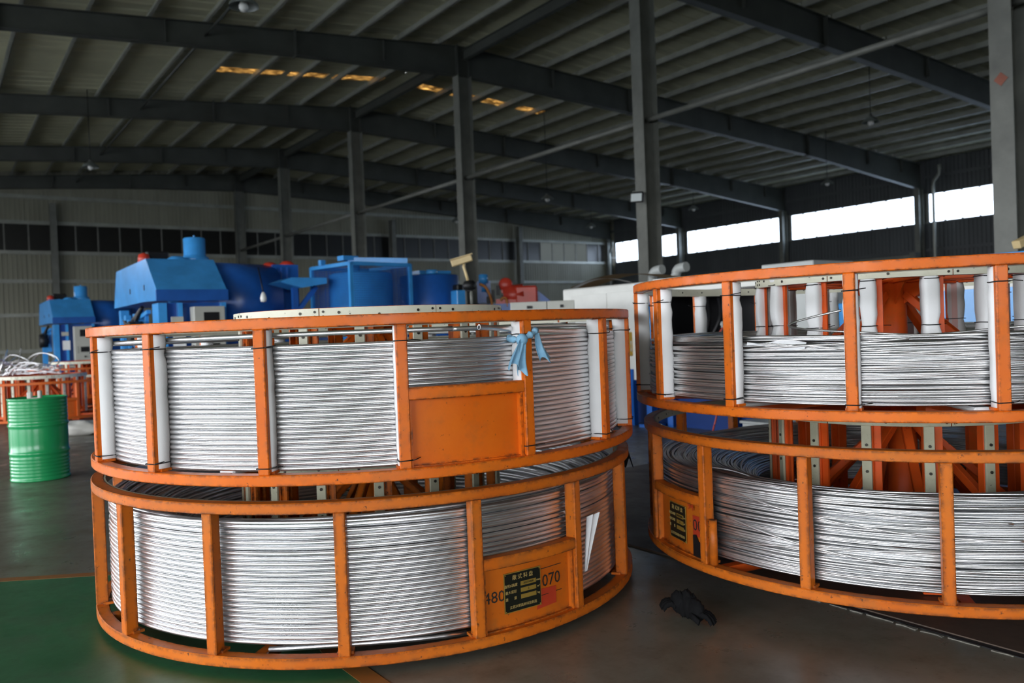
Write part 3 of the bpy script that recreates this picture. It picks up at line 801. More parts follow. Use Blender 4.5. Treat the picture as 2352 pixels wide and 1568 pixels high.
cRL = rod_coil('coil of thin silver rod heaped and sagging in the lower right reel', RLc, RLz, (.072, .465), tl_, 2000, 0)
def strand(m, A, c0=0): m.tube([ang_pt(r, radians(a), z) for a, r, z in A], .0054, 7)
def smooth_pts(A, n=8):
    out = []
    for i in range(len(A) - 1):
        p0, p1, p2, p3 = [Vector(A[max(0, min(len(A) - 1, q))]) for q in (i - 1, i, i + 1, i + 2)]
        for k in range(n):
            t = k / n; out.append(.5 * ((2 * p1) + (p2 - p0) * t + (2 * p0 - 5 * p1 + 4 * p2 - p3) * t * t + (3 * p1 - p0 - 3 * p2 + p3) * t ** 3))
    out.append(Vector(A[-1])); return out
for A in ([(-128, 1.00, .50), (-136, 1.03, .47), (-140, 1.12, .438), (-134, 1.22, .415), (-122, 1.32, .395), (-108, 1.40, .370), (-92, 1.43, .345), (-78, 1.43, .33)],
          [(-60, 1.40, .42), (-75, 1.36, .408), (-92, 1.25, .392), (-105, 1.2, .372), (-120, 1.22, .365)],
          [(-146, 1.425, .350), (-134, 1.437, .345), (-120, 1.441, .318), (-105, 1.441, .288), (-92, 1.440, .268), (-80, 1.438, .258)],
          [(-150, 1.42, .30), (-138, 1.44, .33), (-124, 1.442, .345), (-112, 1.43, .362)]):
    P('rod_turn', ROD, cRU, lambda m: strand(m, smooth_pts(A)))
for A in ([(-170, 1.40, .47), (-160, 1.30, .50), (-152, 1.22, .47), (-146, 1.26, .44), (-138, 1.36, .43), (-128, 1.43, .42), (-112, 1.445, .40), (-98, 1.44, .385)],
          [(-168, 1.30, .49), (-158, 1.38, .48), (-150, 1.42, .445), (-140, 1.445, .40), (-126, 1.446, .355), (-112, 1.446, .325), (-96, 1.446, .31)],
          [(-150, 1.444, .30), (-138, 1.447, .25), (-124, 1.447, .205), (-110, 1.447, .18), (-94, 1.447, .17)],
          [(-152, 1.444, .17), (-138, 1.447, .205), (-124, 1.447, .235), (-108, 1.447, .255), (-92, 1.447, .262)]):
    P('rod_turn', ROD, cRL, lambda m: strand(m, smooth_pts(A)))
# ------------------------------------------------------------------ lettering and plates on the reels
def on_panel(R, a_deg, z, r=RO - .0445):
    """Empty-free placement: returns location and rotation so that local x runs round the reel, local y up, local z outwards"""
    a = radians(a_deg); x = Vector((-sin(a), cos(a), 0)); y = Vector((0, 0, 1)); n = Vector((cos(a), sin(a), 0))
    m = Matrix((x, y, n)).transposed().to_4x4(); m.translation = n * r + y * z; return m
def put(name, me, R, mat4, label=None):
    o = link(name, me, R); o.matrix_local = mat4
    if label: o['label'] = label
    return o
def nameplate(R, a, z, w, h, lines):
    m = MB(); m.box((0, 0, .002), (w, h, .003), mi=1); m.box((0, 0, .003), (w - .008, h - .008, .0034), mi=0)
    for k in range(3): m.box((.030 * w / .2, h * (.175 - .165 * k), .004), (w * .42, h * .105, .0035), mi=1)
    for x in (-w / 2 + .008, w / 2 - .008):
        for y in (-h / 2 + .008, h / 2 - .008): m.cyl((x, y, .003), (x, y, .006), .003, n=6, mi=1)
    pl = put('nameplate', m.mesh('nameplate', [SIGNB, BRASS]), R, on_panel(R, a, z), 'black nameplate with brass edge and three brass fields')
    for body, x, y, sz, mt in lines:
        o = link('lettering', text_mesh(body, sz * h, mt), pl); o.location = (x * w, y * h, .0062)
    return pl
LINES = [('敞 式 料 盘', 0, .36, .135, SIGNTXT), ('直径X高度', -.325, .175, .088, SIGNTXT), ('最大容积', -.325, .01, .088, SIGNTXT), ('重　　量', -.325, -.155, .088, SIGNTXT),
         ('3050X800', .15, .175, .078, SIGNB), ('3', .15, .01, .08, SIGNB), ('mm', .425, .175, .08, SIGNTXT), ('m³', .425, .01, .08, SIGNTXT), ('kg', .425, -.155, .08, SIGNTXT), ('江苏兴荣高新科技制造', 0, -.37, .085, SIGNTXT)]
nameplate(LL, -54.2, .206, .21, .182, LINES)
put('stencil', text_mesh('480', .074, STENCIL), LL, on_panel(LL, -60.1, .198, RO - .0435), 'stencilled number 480')
put('stencil', text_mesh('070', .082, STENCIL), LL, on_panel(LL, -47.3, .216, RO - .0435), 'stencilled number 070')
def fn(m):
    m.box((0, .062, 0), (.135, .003, .001)); m.box((0, -.062, 0), (.135, .003, .001))
put('stencil', (lambda m: (fn(m), m.mesh('stencil', STENCIL))[1])(MB()), LL, on_panel(LL, -47.3, .216, RO - .0438), 'stencilled lines above and below 070')
m = MB(); m.prism([(-.065, -.04), (.06, -.035), (.062, .045), (-.04, .05)], 0, .001)
put('sticker', m.mesh('sticker', STICKER), LL, on_panel(LL, -48.6, .135, RO - .0442), 'faded red sticker')
nameplate(RL, -165.2, .200, .195, .20, LINES)
put('stencil', text_mesh('00', .088, STENCIL), RL, on_panel(RL, -157.4, .215, RO - .0435), 'stencilled number 00')
put('stencil', text_mesh('94', .06, STICKER), RL, on_panel(RL, -159.0, .315, RO - .030), 'red painted digits')
m = MB(); m.prism([(-.045, -.055), (.05, -.055), (.05, .055), (-.045, .055)], 0, .001)
put('sticker', m.mesh('sticker', STICKER), RL, on_panel(RL, -157.3, .213, RO - .0441), 'red ground under the number')
m = MB(); m.prism([(-.055, -.075), (.055, -.065), (.055, .05), (-.01, .05), (-.03, .085), (-.055, .08)], 0, .004)
put('tape_patch', m.mesh('tape_patch', BLACK), RL, on_panel(RL, -156.6, .085, RO - .040), 'torn black tape')
# short pipe stub welded beside the post
m = MB()
a = radians(-151.2); c = ang_pt(RO - .015, a, 0)
m.cyl(c + Vector((0, 0, .055)), c + Vector((0, 0, .285)), .021, n=16)
m.cyl(c + Vector((0, 0, .285)), c + Vector((0, 0, .2855)), .016, n=16, mi=1)
m.box(ang_pt(RO - .028, radians(-152.4), .16), (.03, .03, .05)); m.box(ang_pt(RO - .028, radians(-152.4), .26), (.03, .03, .02)); 
m.build('pipe_stub', [ORANGE_OLD, BLACK], RL)

# ------------------------------------------------------------------ cloth, papers, rags
cl = thing('rag', 'light blue cloth knotted round a post of the upper left reel', 'cloth', (LUc[0], LUc[1], LUz), 0)
A0 = radians(-53.6)
def loc_post(dx, dt, z): # dx outward, dt tangential (to the right), z
    n = Vector((cos(A0), sin(A0), 0)); t_ = Vector((-sin(A0), cos(A0), 0)); return n * (RO - .03 + dx) + t_ * dt + Vector((0, 0, z))
def fn(m):
    # band round the post with a twisted section
    pts = smooth_pts([loc_post(.045, -.055, .575), loc_post(.055, -.02, .585), loc_post(.052, .02, .60), loc_post(.035, .045, .612), loc_post(-.02, .048, .60), loc_post(-.06, .02, .585), loc_post(-.06, -.03, .58), loc_post(-.01, -.06, .575), loc_post(.045, -.055, .575)], 6)
    m.tube(pts, .016, 10, radii=[.012 + .004 * sin(k * .9) + .003 * sin(k * 2.3) for k in range(len(pts))])
    m.lathe([(0, -.028), (.018, -.022), (.027, -.004), (.024, .014), (.012, .026), (0, .028)], 14, loc_post(.052, -.045, .572))
P('knot', CLOTH, cl, fn)
def tail(top, bot, w0, w1, folds, seed, thick=.003):
    rnd = random.Random(seed); ph = rnd.random() * 6
    top, bot = Vector(top), Vector(bot); t_ = Vector((-sin(A0), cos(A0), 0)); n = Vector((cos(A0), sin(A0), 0))
    def f(side):
        def g(u_, v_):
            c = top.lerp(bot, v_) + n * (.010 * sin(v_ * 4 + ph)); w = w0 + (w1 - w0) * v_ ** .7
            x = (u_ - .5) * w; y = .014 * (.35 + v_) * sin(u_ * folds * 6.28 + ph + v_ * 1.2)
            z = -.014 * v_ * sin(u_ * 9 + ph) 
            return c + t_ * x + n * (y + side * thick) + Vector((0, 0, z))
        return g
    def fn(m):
        m.grid(f(.5), 22, 12); m.grid(f(-.5), 22, 12)
        for e in (0, 1):
            a_ = [f(.5)(e, j / 12) for j in range(13)]; b_ = [f(-.5)(e, j / 12) for j in range(13)]
            m.add(a_ + b_, [(j, j + 1, 13 + j + 1, 13 + j) for j in range(12)])
        a_ = [f(.5)(i / 22, 1) for i in range(23)]; b_ = [f(-.5)(i / 22, 1) for i in range(23)]
        m.add(a_ + b_, [(i, i + 1, 23 + i + 1, 23 + i) for i in range(22)])
    return fn
P('cloth_tail', CLOTH, cl, tail(loc_post(.055, -.055, .575), loc_post(.06, -.085, .455), .03, .085, 1.6, 3))
P('cloth_tail', CLOTH, cl, tail(loc_post(.055, -.05, .57), loc_post(.062, -.050, .425), .03, .055, 1.1, 7))
P('cloth_tail', CLOTH, cl, tail(loc_post(.045, .045, .60), loc_post(.05, .095, .475), .025, .062, 1.2, 9))

pp = thing('paper', 'white pleated paper stuck between post and coil of the lower left reel', 'paper', (LLc[0], LLc[1], LLz), 0)
def fn(m):
    n = Vector((cos(radians(-39)), sin(radians(-39)), 0)); t_ = Vector((-n.y, n.x, 0))
    base = n * 1.502
    def f(side):
        def g(u_, v_):
            w = .020 + .10 * v_; x = .006 + (u_ - .40) * w + .05 * v_ ** 1.2; fold = abs(((u_ * 2.0 + .1) % 1) - .5) * 2
            return base + t_ * x + n * (.012 + .018 * v_ * fold + side * .0012) + Vector((0, 0, .205 + .262 * v_ + .01 * v_ * fold))
        return g
    m.grid(f(1), 16, 8, smooth=False); m.grid(f(-1), 16, 8, smooth=False)
P('folded_sheet', PAPER, pp, fn)

tg_ = thing('paper_tag', 'curled white paper tag lying on the upper right coil', 'paper', (RUc[0], RUc[1], RUz), 0)
def fn(m):
    a0, a1 = radians(-141.5), radians(-129.5)
    def f(side):
        def g(u_, v_):
            a = a0 + (a1 - a0) * u_; w = .012 + .036 * min(1, u_ * 1.6 + .1)
            return ang_pt(1.437 - (v_ - .3) * w * .5, a, .352 + (v_ - .5) * w * .72 - .012 * u_ + .006 * sin(u_ * 7 + v_ * 3) + side * .001)
        return g
    m.grid(f(1), 18, 6); m.grid(f(-1), 18, 6)
P('sheet', PAPER, tg_, fn)
def fn(m):
    for k in range(9):
        a = radians(-137.5 + k * .75); m.cyl(ang_pt(1.446, a, .356 - .0016 * k), ang_pt(1.447, a + .006, .352 - .0016 * k + (.006 if k % 3 else 0)), .0012, n=5)
P('tag_writing', GREY_P, tg_, fn)

# black gloves on the floor: a palm heap with curled fingers
gl_ = thing('work_gloves', 'crumpled pair of black work gloves lying on the dark floor', 'gloves', (.815, 4.02, FLOOR), radians(20)); gl_.scale = (.62, .95, 1.12)
def glove(m, off, rz, seed):
    rnd = random.Random(seed); R_ = Matrix.Rotation(rz, 3, 'Z'); off = Vector(off)
    def blob(c, rx, ry, rz_, n=12):
        c = Vector(c)
        def g(u_, v_):
            th = 2 * pi * u_; phi = pi * v_; d = Vector((sin(phi) * cos(th), sin(phi) * sin(th), cos(phi)))
            k = 1 + .16 * noise.noise(d * 2.3 + Vector((seed * 3.1, c.x * 20, c.y * 20))) + .05 * sin(d.x * 14 + seed)
            p = c + Vector((d.x * rx, d.y * ry, d.z * rz_)) * k; q = R_ @ p + off; q.z = max(.001, q.z); return q
        m.grid(g, 20, n)
    blob((0, 0, .048), .058, .050, .048); blob((-.055, .012, .052), .045, .05, .055); blob((-.09, .01, .045), .036, .055, .046)
    for k in range(4):
        y = -.036 + k * .024; L = .062 + (.012 if k in (1, 2) else 0)
        pts = smooth_pts([(.03, y * .8, .035), (.06, y, .042), (.06 + L * .55, y * 1.15, .034), (.06 + L * .9, y * 1.2, .014)], 4)
        m.tube([R_ @ Vector(p) + off for p in pts], .013, 9, radii=[.0135 - .003 * q / len(pts) + .0015 * sin(q * 2.2) for q in range(len(pts))])
    pts = smooth_pts([(-.02, -.04, .03), (.01, -.07, .028), (.045, -.075, .016)], 4)
    m.tube([R_ @ Vector(p) + off for p in pts], .014, 9)
P('glove', RUBBER, gl_, lambda m: glove(m, (.02, -.03, 0), radians(-62), 2))
P('glove', RUBBER, gl_, lambda m: glove(m, (-.035, .075, .015), radians(150), 5))

rg = thing('hanging_rag', 'black rag hanging behind the right edge of the lower left reel', 'rag', (.74, 5.35, 0), 0)
def fn(m):
    def f(side):
        def g(u_, v_): return Vector((-.075 + .05 * u_ * (.5 + .8 * v_) + .02 * v_, .012 * sin(u_ * 11) * (1 - .5 * v_) + side * .006, .70 - .19 * v_ - .03 * sin(u_ * 8) * v_))
        return g
    m.grid(f(1), 14, 10); m.grid(f(-1), 14, 10)
P('cloth_fold', RUBBER, rg, fn)
P('hanging_loop', RUBBER, rg, lambda m: m.tube([(-.04, 0, .655), (-.10, -.01, .69), (-.17, -.02, .672)], .007, 7))

# ------------------------------------------------------------------ floor plate and broken joint on the right
pl = thing('floor_plate', 'rusty brown steel cover plate set in the floor under the right reels', 'plate', bw(0, 0, FLOOR), RZ)
P('cover_sheet', RUST, pl, lambda m: m.box((6.2, 2.2, .004), (5.02, 8.0, .012)))
P('joint_gap', BLACK, pl, lambda m: m.prism([(3.655, -1.8)] + [(3.655 + .012 * sin(k * 1.3), -1.8 + k * .25) for k in range(1, 22)] + [(3.70, 3.7), (3.70, -1.8)], 0, .0045))
ch = MB(); rnd = random.Random(8); s_ = .7
while s_ < 3.3:
    L = rnd.uniform(.03, .16); n = max(2, int(L / .02)); wd = rnd.uniform(.002, .006) + (.010 * rnd.random() if 1.45 < s_ < 2.1 else 0)
    A_ = [(3.650 - rnd.uniform(.0, .004), s_ + L * q / n) for q in range(n + 1)]; B_ = [(3.646 - wd * rnd.uniform(.5, 1.6), s_ + L * q / n) for q in range(n + 1)][::-1]
    ch.prism(A_ + B_, 0, rnd.uniform(.003, .006)); s_ += L + rnd.choice((0, .01, .02, .05))
o = ch.build('concrete_chips', STONE, None); o.location = (0, 0, FLOOR); o.rotation_euler.z = RZ
tag(o, 'pale crumbled concrete chips along the joint of the steel plate', 'chips', None, 'stuff')

# ------------------------------------------------------------------ drum
gd = thing('oil_drum', 'green steel drum with rolled ribs standing on the floor', 'drum', (-5.22, 9.13, FLOOR), 0)
prof = [(.0, .012), (.275, .012), (.287, 0), (.293, .006), (.293, .02), (.286, .03)]
z = .05
def ribs(z0, n, st, r=.285, amp=.0055):
    out = []
    for k in range(n):
        for q in range(6): out.append((r + amp * (.5 - .5 * cos(q / 6 * 2 * pi)), z0 + st * (k + q / 6)))
    return out
prof += ribs(.045, 6, .036) + [(.286, .272), (.292, .285), (.298, .298), (.292, .311), (.286, .324)]
prof += [(.2865, .40), (.287, .50), (.2865, .56), (.286, .572), (.292, .585), (.298, .598), (.292, .611), (.286, .624)] + ribs(.640, 6, .036) + [(.286, .866), (.293, .874), (.293, .886), (.287, .892), (.279, .885), (.277, .872), (.0, .870)]
P('drum_body', GREEN, gd, lambda m: m.lathe(prof, 56))
P('bung', GREEN, gd, lambda m: (m.cyl((.18, .05, .868), (.18, .05, .884), .035, n=12), m.cyl((-.2, -.05, .868), (-.2, -.05, .880), .02, n=10)))
br = thing('bracket', 'white plastic U bracket standing on the green drum lid', 'bracket', (-5.16, 8.98, FLOOR + .871), radians(10))
P('clip', CONE, br, lambda m: (m.box((-.05, 0, .045), (.045, .05, .085), ch=.008), m.box((.05, 0, .05), (.035, .05, .095), ch=.008), m.box((0, 0, .012), (.12, .05, .022), ch=.006)))

# ------------------------------------------------------------------ background reels with scrap wire
rb1 = reel('distant orange reel behind the green drum with grimy cream rims', (-9.15, 16.2, .06), -84, -100, ORANGE_BG, foot=.09, htop=.80, panel=-61, board_mat=BOARD, group='orange cable reels', in_mat=RED_ORANGE)
rb2 = reel('farthest orange reel half hidden behind the green drum reel', (-10.4, 20.3, .18), -84, -95, ORANGE_BG, foot=.21, htop=.84, board_mat=BOARD, group='orange cable reels', in_mat=RED_ORANGE)
sw = thing('scrap_wire', 'tangled bundle of bright scrap wire dumped on the distant reel', 'wire', (-9.35, 16.0, .86), 0)
rnd = random.Random(77)
for k in range(16):
    def fn(m):
        a = rnd.uniform(-.5, .5); L = rnd.uniform(.5, 1.1); h = rnd.uniform(.08, .40); x0 = rnd.uniform(-.75, -.15)
        pts = smooth_pts([(x0, a * .5, .01), (x0 + L * .35, a, h), (x0 + L * .8, a + rnd.uniform(-.2, .2), h * rnd.uniform(.8, 1.15)), (x0 + L, a * .5, h * .55), (x0 + L * .7, a * .3, .02 + h * .2), (x0 + L * rnd.uniform(.2, 1.3), a * .2, .02)], 7)
        m.tube(pts, .011, 7)
    P('wire_loop', ALU, sw, fn)
for k in range(14):
    def fn(m):
        x = rnd.uniform(-.95, -.35); y = rnd.uniform(-.3, .3)
        m.tube([(x, y, 0), (x + rnd.uniform(-.05, .15), y, .15), (x + rnd.uniform(-.05, .3), y + .05, rnd.uniform(.25, .52))], .014, 7)
    P('wire_stub', ALU, sw, fn)
wb = thing('white_sack', 'crumpled pale sack lying on the floor by the distant reel', 'sack', (-7.0, 13.4, FLOOR), .3)
def fn(m):
    def g(u_, v_):
        th = 2 * pi * u_; phi = pi * v_; d = Vector((sin(phi) * cos(th), sin(phi) * sin(th), cos(phi))); k = 1 + .3 * noise.noise(d * 2.1 + Vector((4, 2, 1)))
        return Vector((d.x * .42 * k, d.y * .25 * k, max(0, .10 + d.z * .13 * k)))
    m.grid(g, 24, 14)
P('sack_body', CONE, wb, fn)
# ================================================================== MACHINES BEHIND THE REELS
def copy_tree(o, parent=None):
    c = o.copy(); COL.objects.link(c)
    if parent is not None: c.parent = parent
    for ch_ in [x for x in o.children]: copy_tree(ch_, c)
    return c
def winder(label, D, s):
    R = thing('stranding_machine', label, 'machine', bw(D, s, FLOOR), RZ, 'blue stranding machines')
    F = -FLOOR
    # hood: pentagon in y-z, extruded along x
    prof = [(0, 2.13), (0, 2.32), (.78, 2.94), (3.7, 2.92), (4.1, 2.16), (1.1, 2.16)]
    prof = [(y, z + F) for y, z in prof]
    P('hood', BLUE, R, lambda m: m.extr(prof, (0, 0, 0), (0, 1, 0), (0, 0, 1), (1.22, 0, 0)))
    P('hood_lip', BLUE_D, R, lambda m: (m.box((.61, -.012, 2.225 + F), (1.25, .03, .20)), [m.cyl((.1 + .2 * k, -.03, 2.15 + F), (.1 + .2 * k, -.01, 2.15 + F), .018, n=8) for k in range(6)]))
    P('hood_vent', BLACK, R, lambda m: [m.box((-.004, y, 2.42 + F), (.012, .05, .10)) for y in (1.0, 2.3)])
    # legs and lower housing
    for c_, d_ in (((.10, .30), (.14, .5)), ((.40, .22), (.07, .36)), ((1.17, .3), (.08, .5)), ((.1, 3.6), (.16, .2)), ((1.1, 3.6), (.16, .2))):
        P('leg', BLUE, R, lambda m: m.box((*c_, 1.07), (*d_, 2.12)))
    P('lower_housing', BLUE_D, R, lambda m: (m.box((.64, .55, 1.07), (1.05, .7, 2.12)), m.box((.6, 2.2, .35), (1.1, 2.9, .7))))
    P('linkage', BLUE, R, lambda m: [m.box((.0, 1.2 + .3 * k, 1.75 + .1 * (k % 3)), (.10, .22, .10)) for k in range(7)] + [m.box((.02, 1.0 + .55 * k, 1.6), (.06, .06, .7)) for k in range(5)] + [m.bar((0, .7, 2.0), (0, 3.2, 1.7), .07, .07)])
    P('cable_loom', BLACK, R, lambda m: [m.tube(smooth_pts([(-.03, 1.1, 2.1), (-.1, 1.5 + .2 * k, 1.8), (-.06, 2.0, 1.55 + .1 * k), (-.02, 2.9, 1.9)], 6), .035, 7) for k in range(3)] + [m.cyl((-.32, .9, 1.62), (-.08, .9, 1.62), .22, n=14), m.cyl((-.16, 1.5, 1.7), (-.02, 1.5, 1.7), .18, n=14)])
    cb = P('control_box', GREYC, R, lambda m: m.box((.83, -.10, 1.35), (.54, .28, 1.40), ch=.01))
    P('screen', BLACK, cb, lambda m: m.box((.86, -.244, 1.83), (.27, .012, .23)))
    P('keypad', BLACK, cb, lambda m: m.box((.86, -.244, 1.30), (.25, .012, .17)))
    P('knob', BOLT, cb, lambda m: [m.cyl((.66 + .06 * (k % 2) * 0, -.26, 1.20 + .06 * k), (.66, -.24, 1.20 + .06 * k), .014, n=8) for k in range(4)] + [m.cyl((.86, -.27, 1.06), (.86, -.24, 1.06), .03, n=12)])
    P('notice', PAPER, R, lambda m: m.box((.36, .035, 1.45), (.22, .006, .30)))
    P('button_box', GREYC, R, lambda m: m.box((.33, .02, 1.82), (.20, .06, .12)))
    # round body to the right, tapering into the end box
    def body(m):
        n = 26
        for (x0, r0), (x1, r1) in (((1.18, .80), (2.45, .76)),):
            vs = []
            for x, r in ((x0, r0), (x1, r1)):
                vs += [(x, 1.20 - r * sin(2 * pi * k / n), 2.13 + F + r * cos(2 * pi * k / n)) for k in range(n)]
            fs = [(k, (k + 1) % n, n + (k + 1) % n, n + k) for k in range(n)]
            m.add(vs, fs + [tuple(range(n)), tuple(range(n, 2 * n))], 0, [True] * n + [False, False])
        m.box((1.8, 1.30, .7), (1.2, 1.1, 1.4))
    P('round_housing', BLUE_D, R, body)
    eb = P('end_box', BLUE_D, R, lambda m: (m.box((2.66, 1.35, 1.45), (.52, 1.0, 2.92)), [m.box((2.45 + .12 * k, .83, 2.6), (.025, .05, .5)) for k in range(3)]))
    P('red_cap', REDM, eb, lambda m: [m.lathe([(.0, -.02), (.16, -.02), (.15, .05), (.08, .10), (0, .11)], 16, (2.42 + .36 * k, 1.1, 2.90 + (0 if k else -.03))) for k in range(2)])
    P('chimney', BLUE, R, lambda m: (m.lathe([(.0, 0), (.26, 0), (.26, .10), (.215, .13), (.205, .16), (.205, .47), (.185, .49), (0, .49)], 24, (1.02, 1.35, 2.92 + F)), m.box((1.02, 1.35, 3.43 + F), (.03, .03, .06))))
    P('filler_dome', BLUE, R, lambda m: (m.lathe([(.19, 0), (.19, .06), (.1, .12), (0, .13)], 16, (.62, 1.1, 2.90 + F), caps=False), m.lathe([(.12, 0), (.12, .05), (0, .07)], 14, (.33, 1.1, 2.90 + F), caps=False)))
    P('drive_motor', BLACK, R, lambda m: (m.box((.42, 1.9, 3.05 + F), (.42, .4, .26), ch=.03)))
    P('red_cap', REDM, R, lambda m: m.lathe([(0, 0), (.12, 0), (.10, .16), (0, .2)], 12, (.12, 1.5, 2.92 + F)))
    return R
WA = winder('big blue stranding machine with sloping hood and shining chimney, behind the upper left reel', 3.33, 15.6)
WB = copy_tree(WA); WB.location = bw(3.33, 30.5, FLOOR)
WB['label'] = 'smaller looking blue stranding machine far behind, left of the big hood'

# table arm between machine and cage
ta = thing('turning_table', 'flat light blue platform sticking out between the blue box and the caged drum', 'platform', bw(5.5, 15.4, FLOOR), RZ)
P('table_slab', BLUE, ta, lambda m: (m.extr([(-.12, 2.47), (.1, 2.55), (.80, 2.55), (.80, 2.44), (.3, 2.36)], (0, -.3, 0), (1, 0, 0), (0, 0, 1), (0, .7, 0))))
P('post', BLUE_D, ta, lambda m: (m.box((.28, .05, 1.2), (.10, .10, 2.4)), m.box((.28, .05, .03), (.4, .4, .06)), m.bar((.3, .05, 1.9), (.72, .05, 2.4), .08, .08)))
# caged drum
cc = at(829, 640, 16.6); cc.z = FLOOR
cg = thing('caged_drum', 'blue drum inside a square blue mesh cage, behind the upper left reel', 'machine', cc, radians(44))
a = .69
P('drum_shell', BLUE, cg, lambda m: m.lathe([(0, .3), (.62, .3), (.62, 2.62), (.55, 2.66), (0, 2.66)], 36))
def fn(m):
    for x in (-a, a):
        for y in (-a, a): m.box((x, y, 1.4), (.07, .07, 2.8))
    for z in (2.78, .3):
        for q in (-a, a): m.box((0, q, z), (2 * a, .07, .07)); m.box((q, 0, z), (.07, 2 * a, .07))
P('cage_frame', BLUE, cg, fn)
def fn(m):
    for k in range(34):
        q = -a + 2 * a * k / 33
        for w in (-a, a): m.box((q, w, 1.55), (.006, .006, 2.4)); m.box((w, q, 1.55), (.006, .006, 2.4))
    for k in range(56):
        z = .35 + 2.4 * k / 55
        for w in (-a, a): m.box((0, w, z), (2 * a, .006, .006)); m.box((w, 0, z), (.006, 2 * a, .006))
o = P('cage_mesh', BLUE_D, cg, fn); o['kind'] = 'stuff'
P('lid_bar', BLUE, cg, lambda m: (m.bar((-.35, -.1, 2.90), (.62, -.72, 2.86), .12, .10), m.box((-.35, -.1, 2.93), (.34, .22, .09)), m.box((-.75, .2, 2.86), (.1, .1, .10)), m.cyl((-.2, -.1, 2.66), (-.2, -.1, 2.95), .1, n=12)))
# second blue drum with its box
c2 = at(985, 640, 17.6); c2.z = FLOOR
d2 = thing('blue_drum', 'plain blue drum with an open rim and square box beside, right of the cage', 'machine', c2, RZ)
P('drum_shell', BLUE_D, d2, lambda m: m.lathe([(0, .3), (.62, .3), (.62, 2.60), (.60, 2.62), (.58, 2.58), (.58, 2.2), (0, 2.2)], 36))
P('side_box', BLUE, d2, lambda m: (m.box((.42, .55, 1.38), (.62, .5, 2.76)), m.box((.1, .5, 2.68), (.3, .4, .16)), m.cyl((-.1, -.3, 2.62), (-.1, -.3, 2.72), .12, n=12)))
lo = at(1052, 672, 17.0); lo.z = FLOOR
lb = thing('blue_cabinet', 'low blue cabinet at the foot of the column behind the security camera', 'cabinet', lo, RZ)
P('cabinet_body', BLUE, lb, lambda m: m.box((0, 0, 1.13), (.2, .25, 2.26), ch=.01)); P('cabinet_lid', BLACK, lb, lambda m: m.box((0, 0, 2.32), (.14, .2, .12), ch=.02))

# security camera on its pole
pc = at(1084, 690, 12.6)
sc_ = thing('security_camera', 'cream security camera on a bent bracket and slim pole', 'camera', (pc.x, pc.y, FLOOR), 0)
def cp_(u, v): q = at(u, v, 12.6); return Vector((q.x - pc.x, q.y - pc.y, q.z - FLOOR))
P('pole', STEEL_GREY, sc_, lambda m: (m.cyl((0, 0, 0), cp_(1084, 700), .03, n=10), m.tube([cp_(1084, 700), cp_(1082, 668)], .022, 8), m.cyl((0, 0, 0), (0, 0, .03), .15, n=14)))
P('junction', BLACK, sc_, lambda m: (m.lathe([(0, -.08), (.09, -.06), (.11, 0), (.08, .06), (0, .08)], 14, cp_(1078, 655)), m.tube(smooth_pts([cp_(1072, 650), cp_(1068, 662), cp_(1080, 668), cp_(1090, 652), cp_(1083, 645)], 5), .02, 7)))
P('bracket_arm', CREAM, sc_, lambda m: m.tube([cp_(1075, 645), cp_(1070, 628), cp_(1065, 612), cp_(1066, 606)], .022, 8))
A_, B_ = cp_(1037, 606), cp_(1084, 591)
P('camera_housing', CREAM, sc_, lambda m: (m.bar(A_, B_, .11, .10, ch=.012), m.bar(A_ + Vector((-.02, 0, .055)), B_ + Vector((.01, 0, .055)), .14, .012)))
P('camera_lens', BLACK, sc_, lambda m: m.cyl(A_ - (B_ - A_).normalized() * .004, A_ + (B_ - A_).normalized() * .01, .036, n=12))

# machine with the red motor
rm = at(1185, 690, 19.0); rm.z = FLOOR
mm = thing('motor_unit', 'red motor with round red fan housing on a dark blue machine bed', 'machine', rm, 0)
def mz(v): return at(1185, v, 19.0).z - FLOOR
P('machine_bed', BLUE_D, mm, lambda m: (m.box((.05, .2, (mz(697)) / 2), (1.9, 1.0, mz(697))), m.box((-.72, .1, mz(668)), (.30, .3, .5)), m.extr([(.42, mz(700)), (.85, mz(700)), (.42, mz(662))], (0, -.1, 0), (1, 0, 0), (0, 0, 1), (0, .3, 0))))
P('motor_body', REDM, mm, lambda m: (m.cyl((-.28, 0, mz(678)), (.18, 0, mz(676)), .22, .24, n=20), m.box((.24, 0, mz(679)), (.5, .46, .42), ch=.04), m.box((.0, 0, mz(692)), (.9, .4, .12))))
P('fan_housing', REDM, mm, lambda m: (m.lathe([(0, -.13), (.13, -.13), (.16, -.08), (.16, .08), (.13, .13), (0, .13)], 20), [setattr(m, 'v', [(x - .22, z * .9, y + mz(653)) for x, y, z in m.v])], m.box((-.22, .0, mz(664)), (.2, .18, .16))))
P('fittings', BLACK, mm, lambda m: [m.box((-.62 + .11 * k, -.1, mz(690) + .12 * (k % 3)), (.08, .12, .22 + .05 * (k % 2))) for k in range(5)])
P('filter_can', BLUE, mm, lambda m: (m.cyl((-.72, -.1, mz(648)), (-.72, -.1, mz(629)), .105, n=18), m.cyl((-.72, -.1, mz(629)), (-.72, -.1, mz(628)), .09, n=18), m.cyl((-.72, -.1, mz(668)), (-.72, -.1, mz(648)), .05, n=10)))
P('orange_hose', plain('orange_rubber', (.62, .22, .03), .5), mm, lambda m: (m.tube(smooth_pts([(-.8, -.25, mz(650)), (-.66, -.28, mz(660)), (-.56, -.28, mz(685)), (-.54, -.28, mz(704))], 6), .03, 8), m.tube(smooth_pts([(-.34, -.28, mz(690)), (-.3, -.28, mz(684)), (-.22, -.28, mz(686)), (-.20, -.28, mz(704))], 6), .025, 8)))
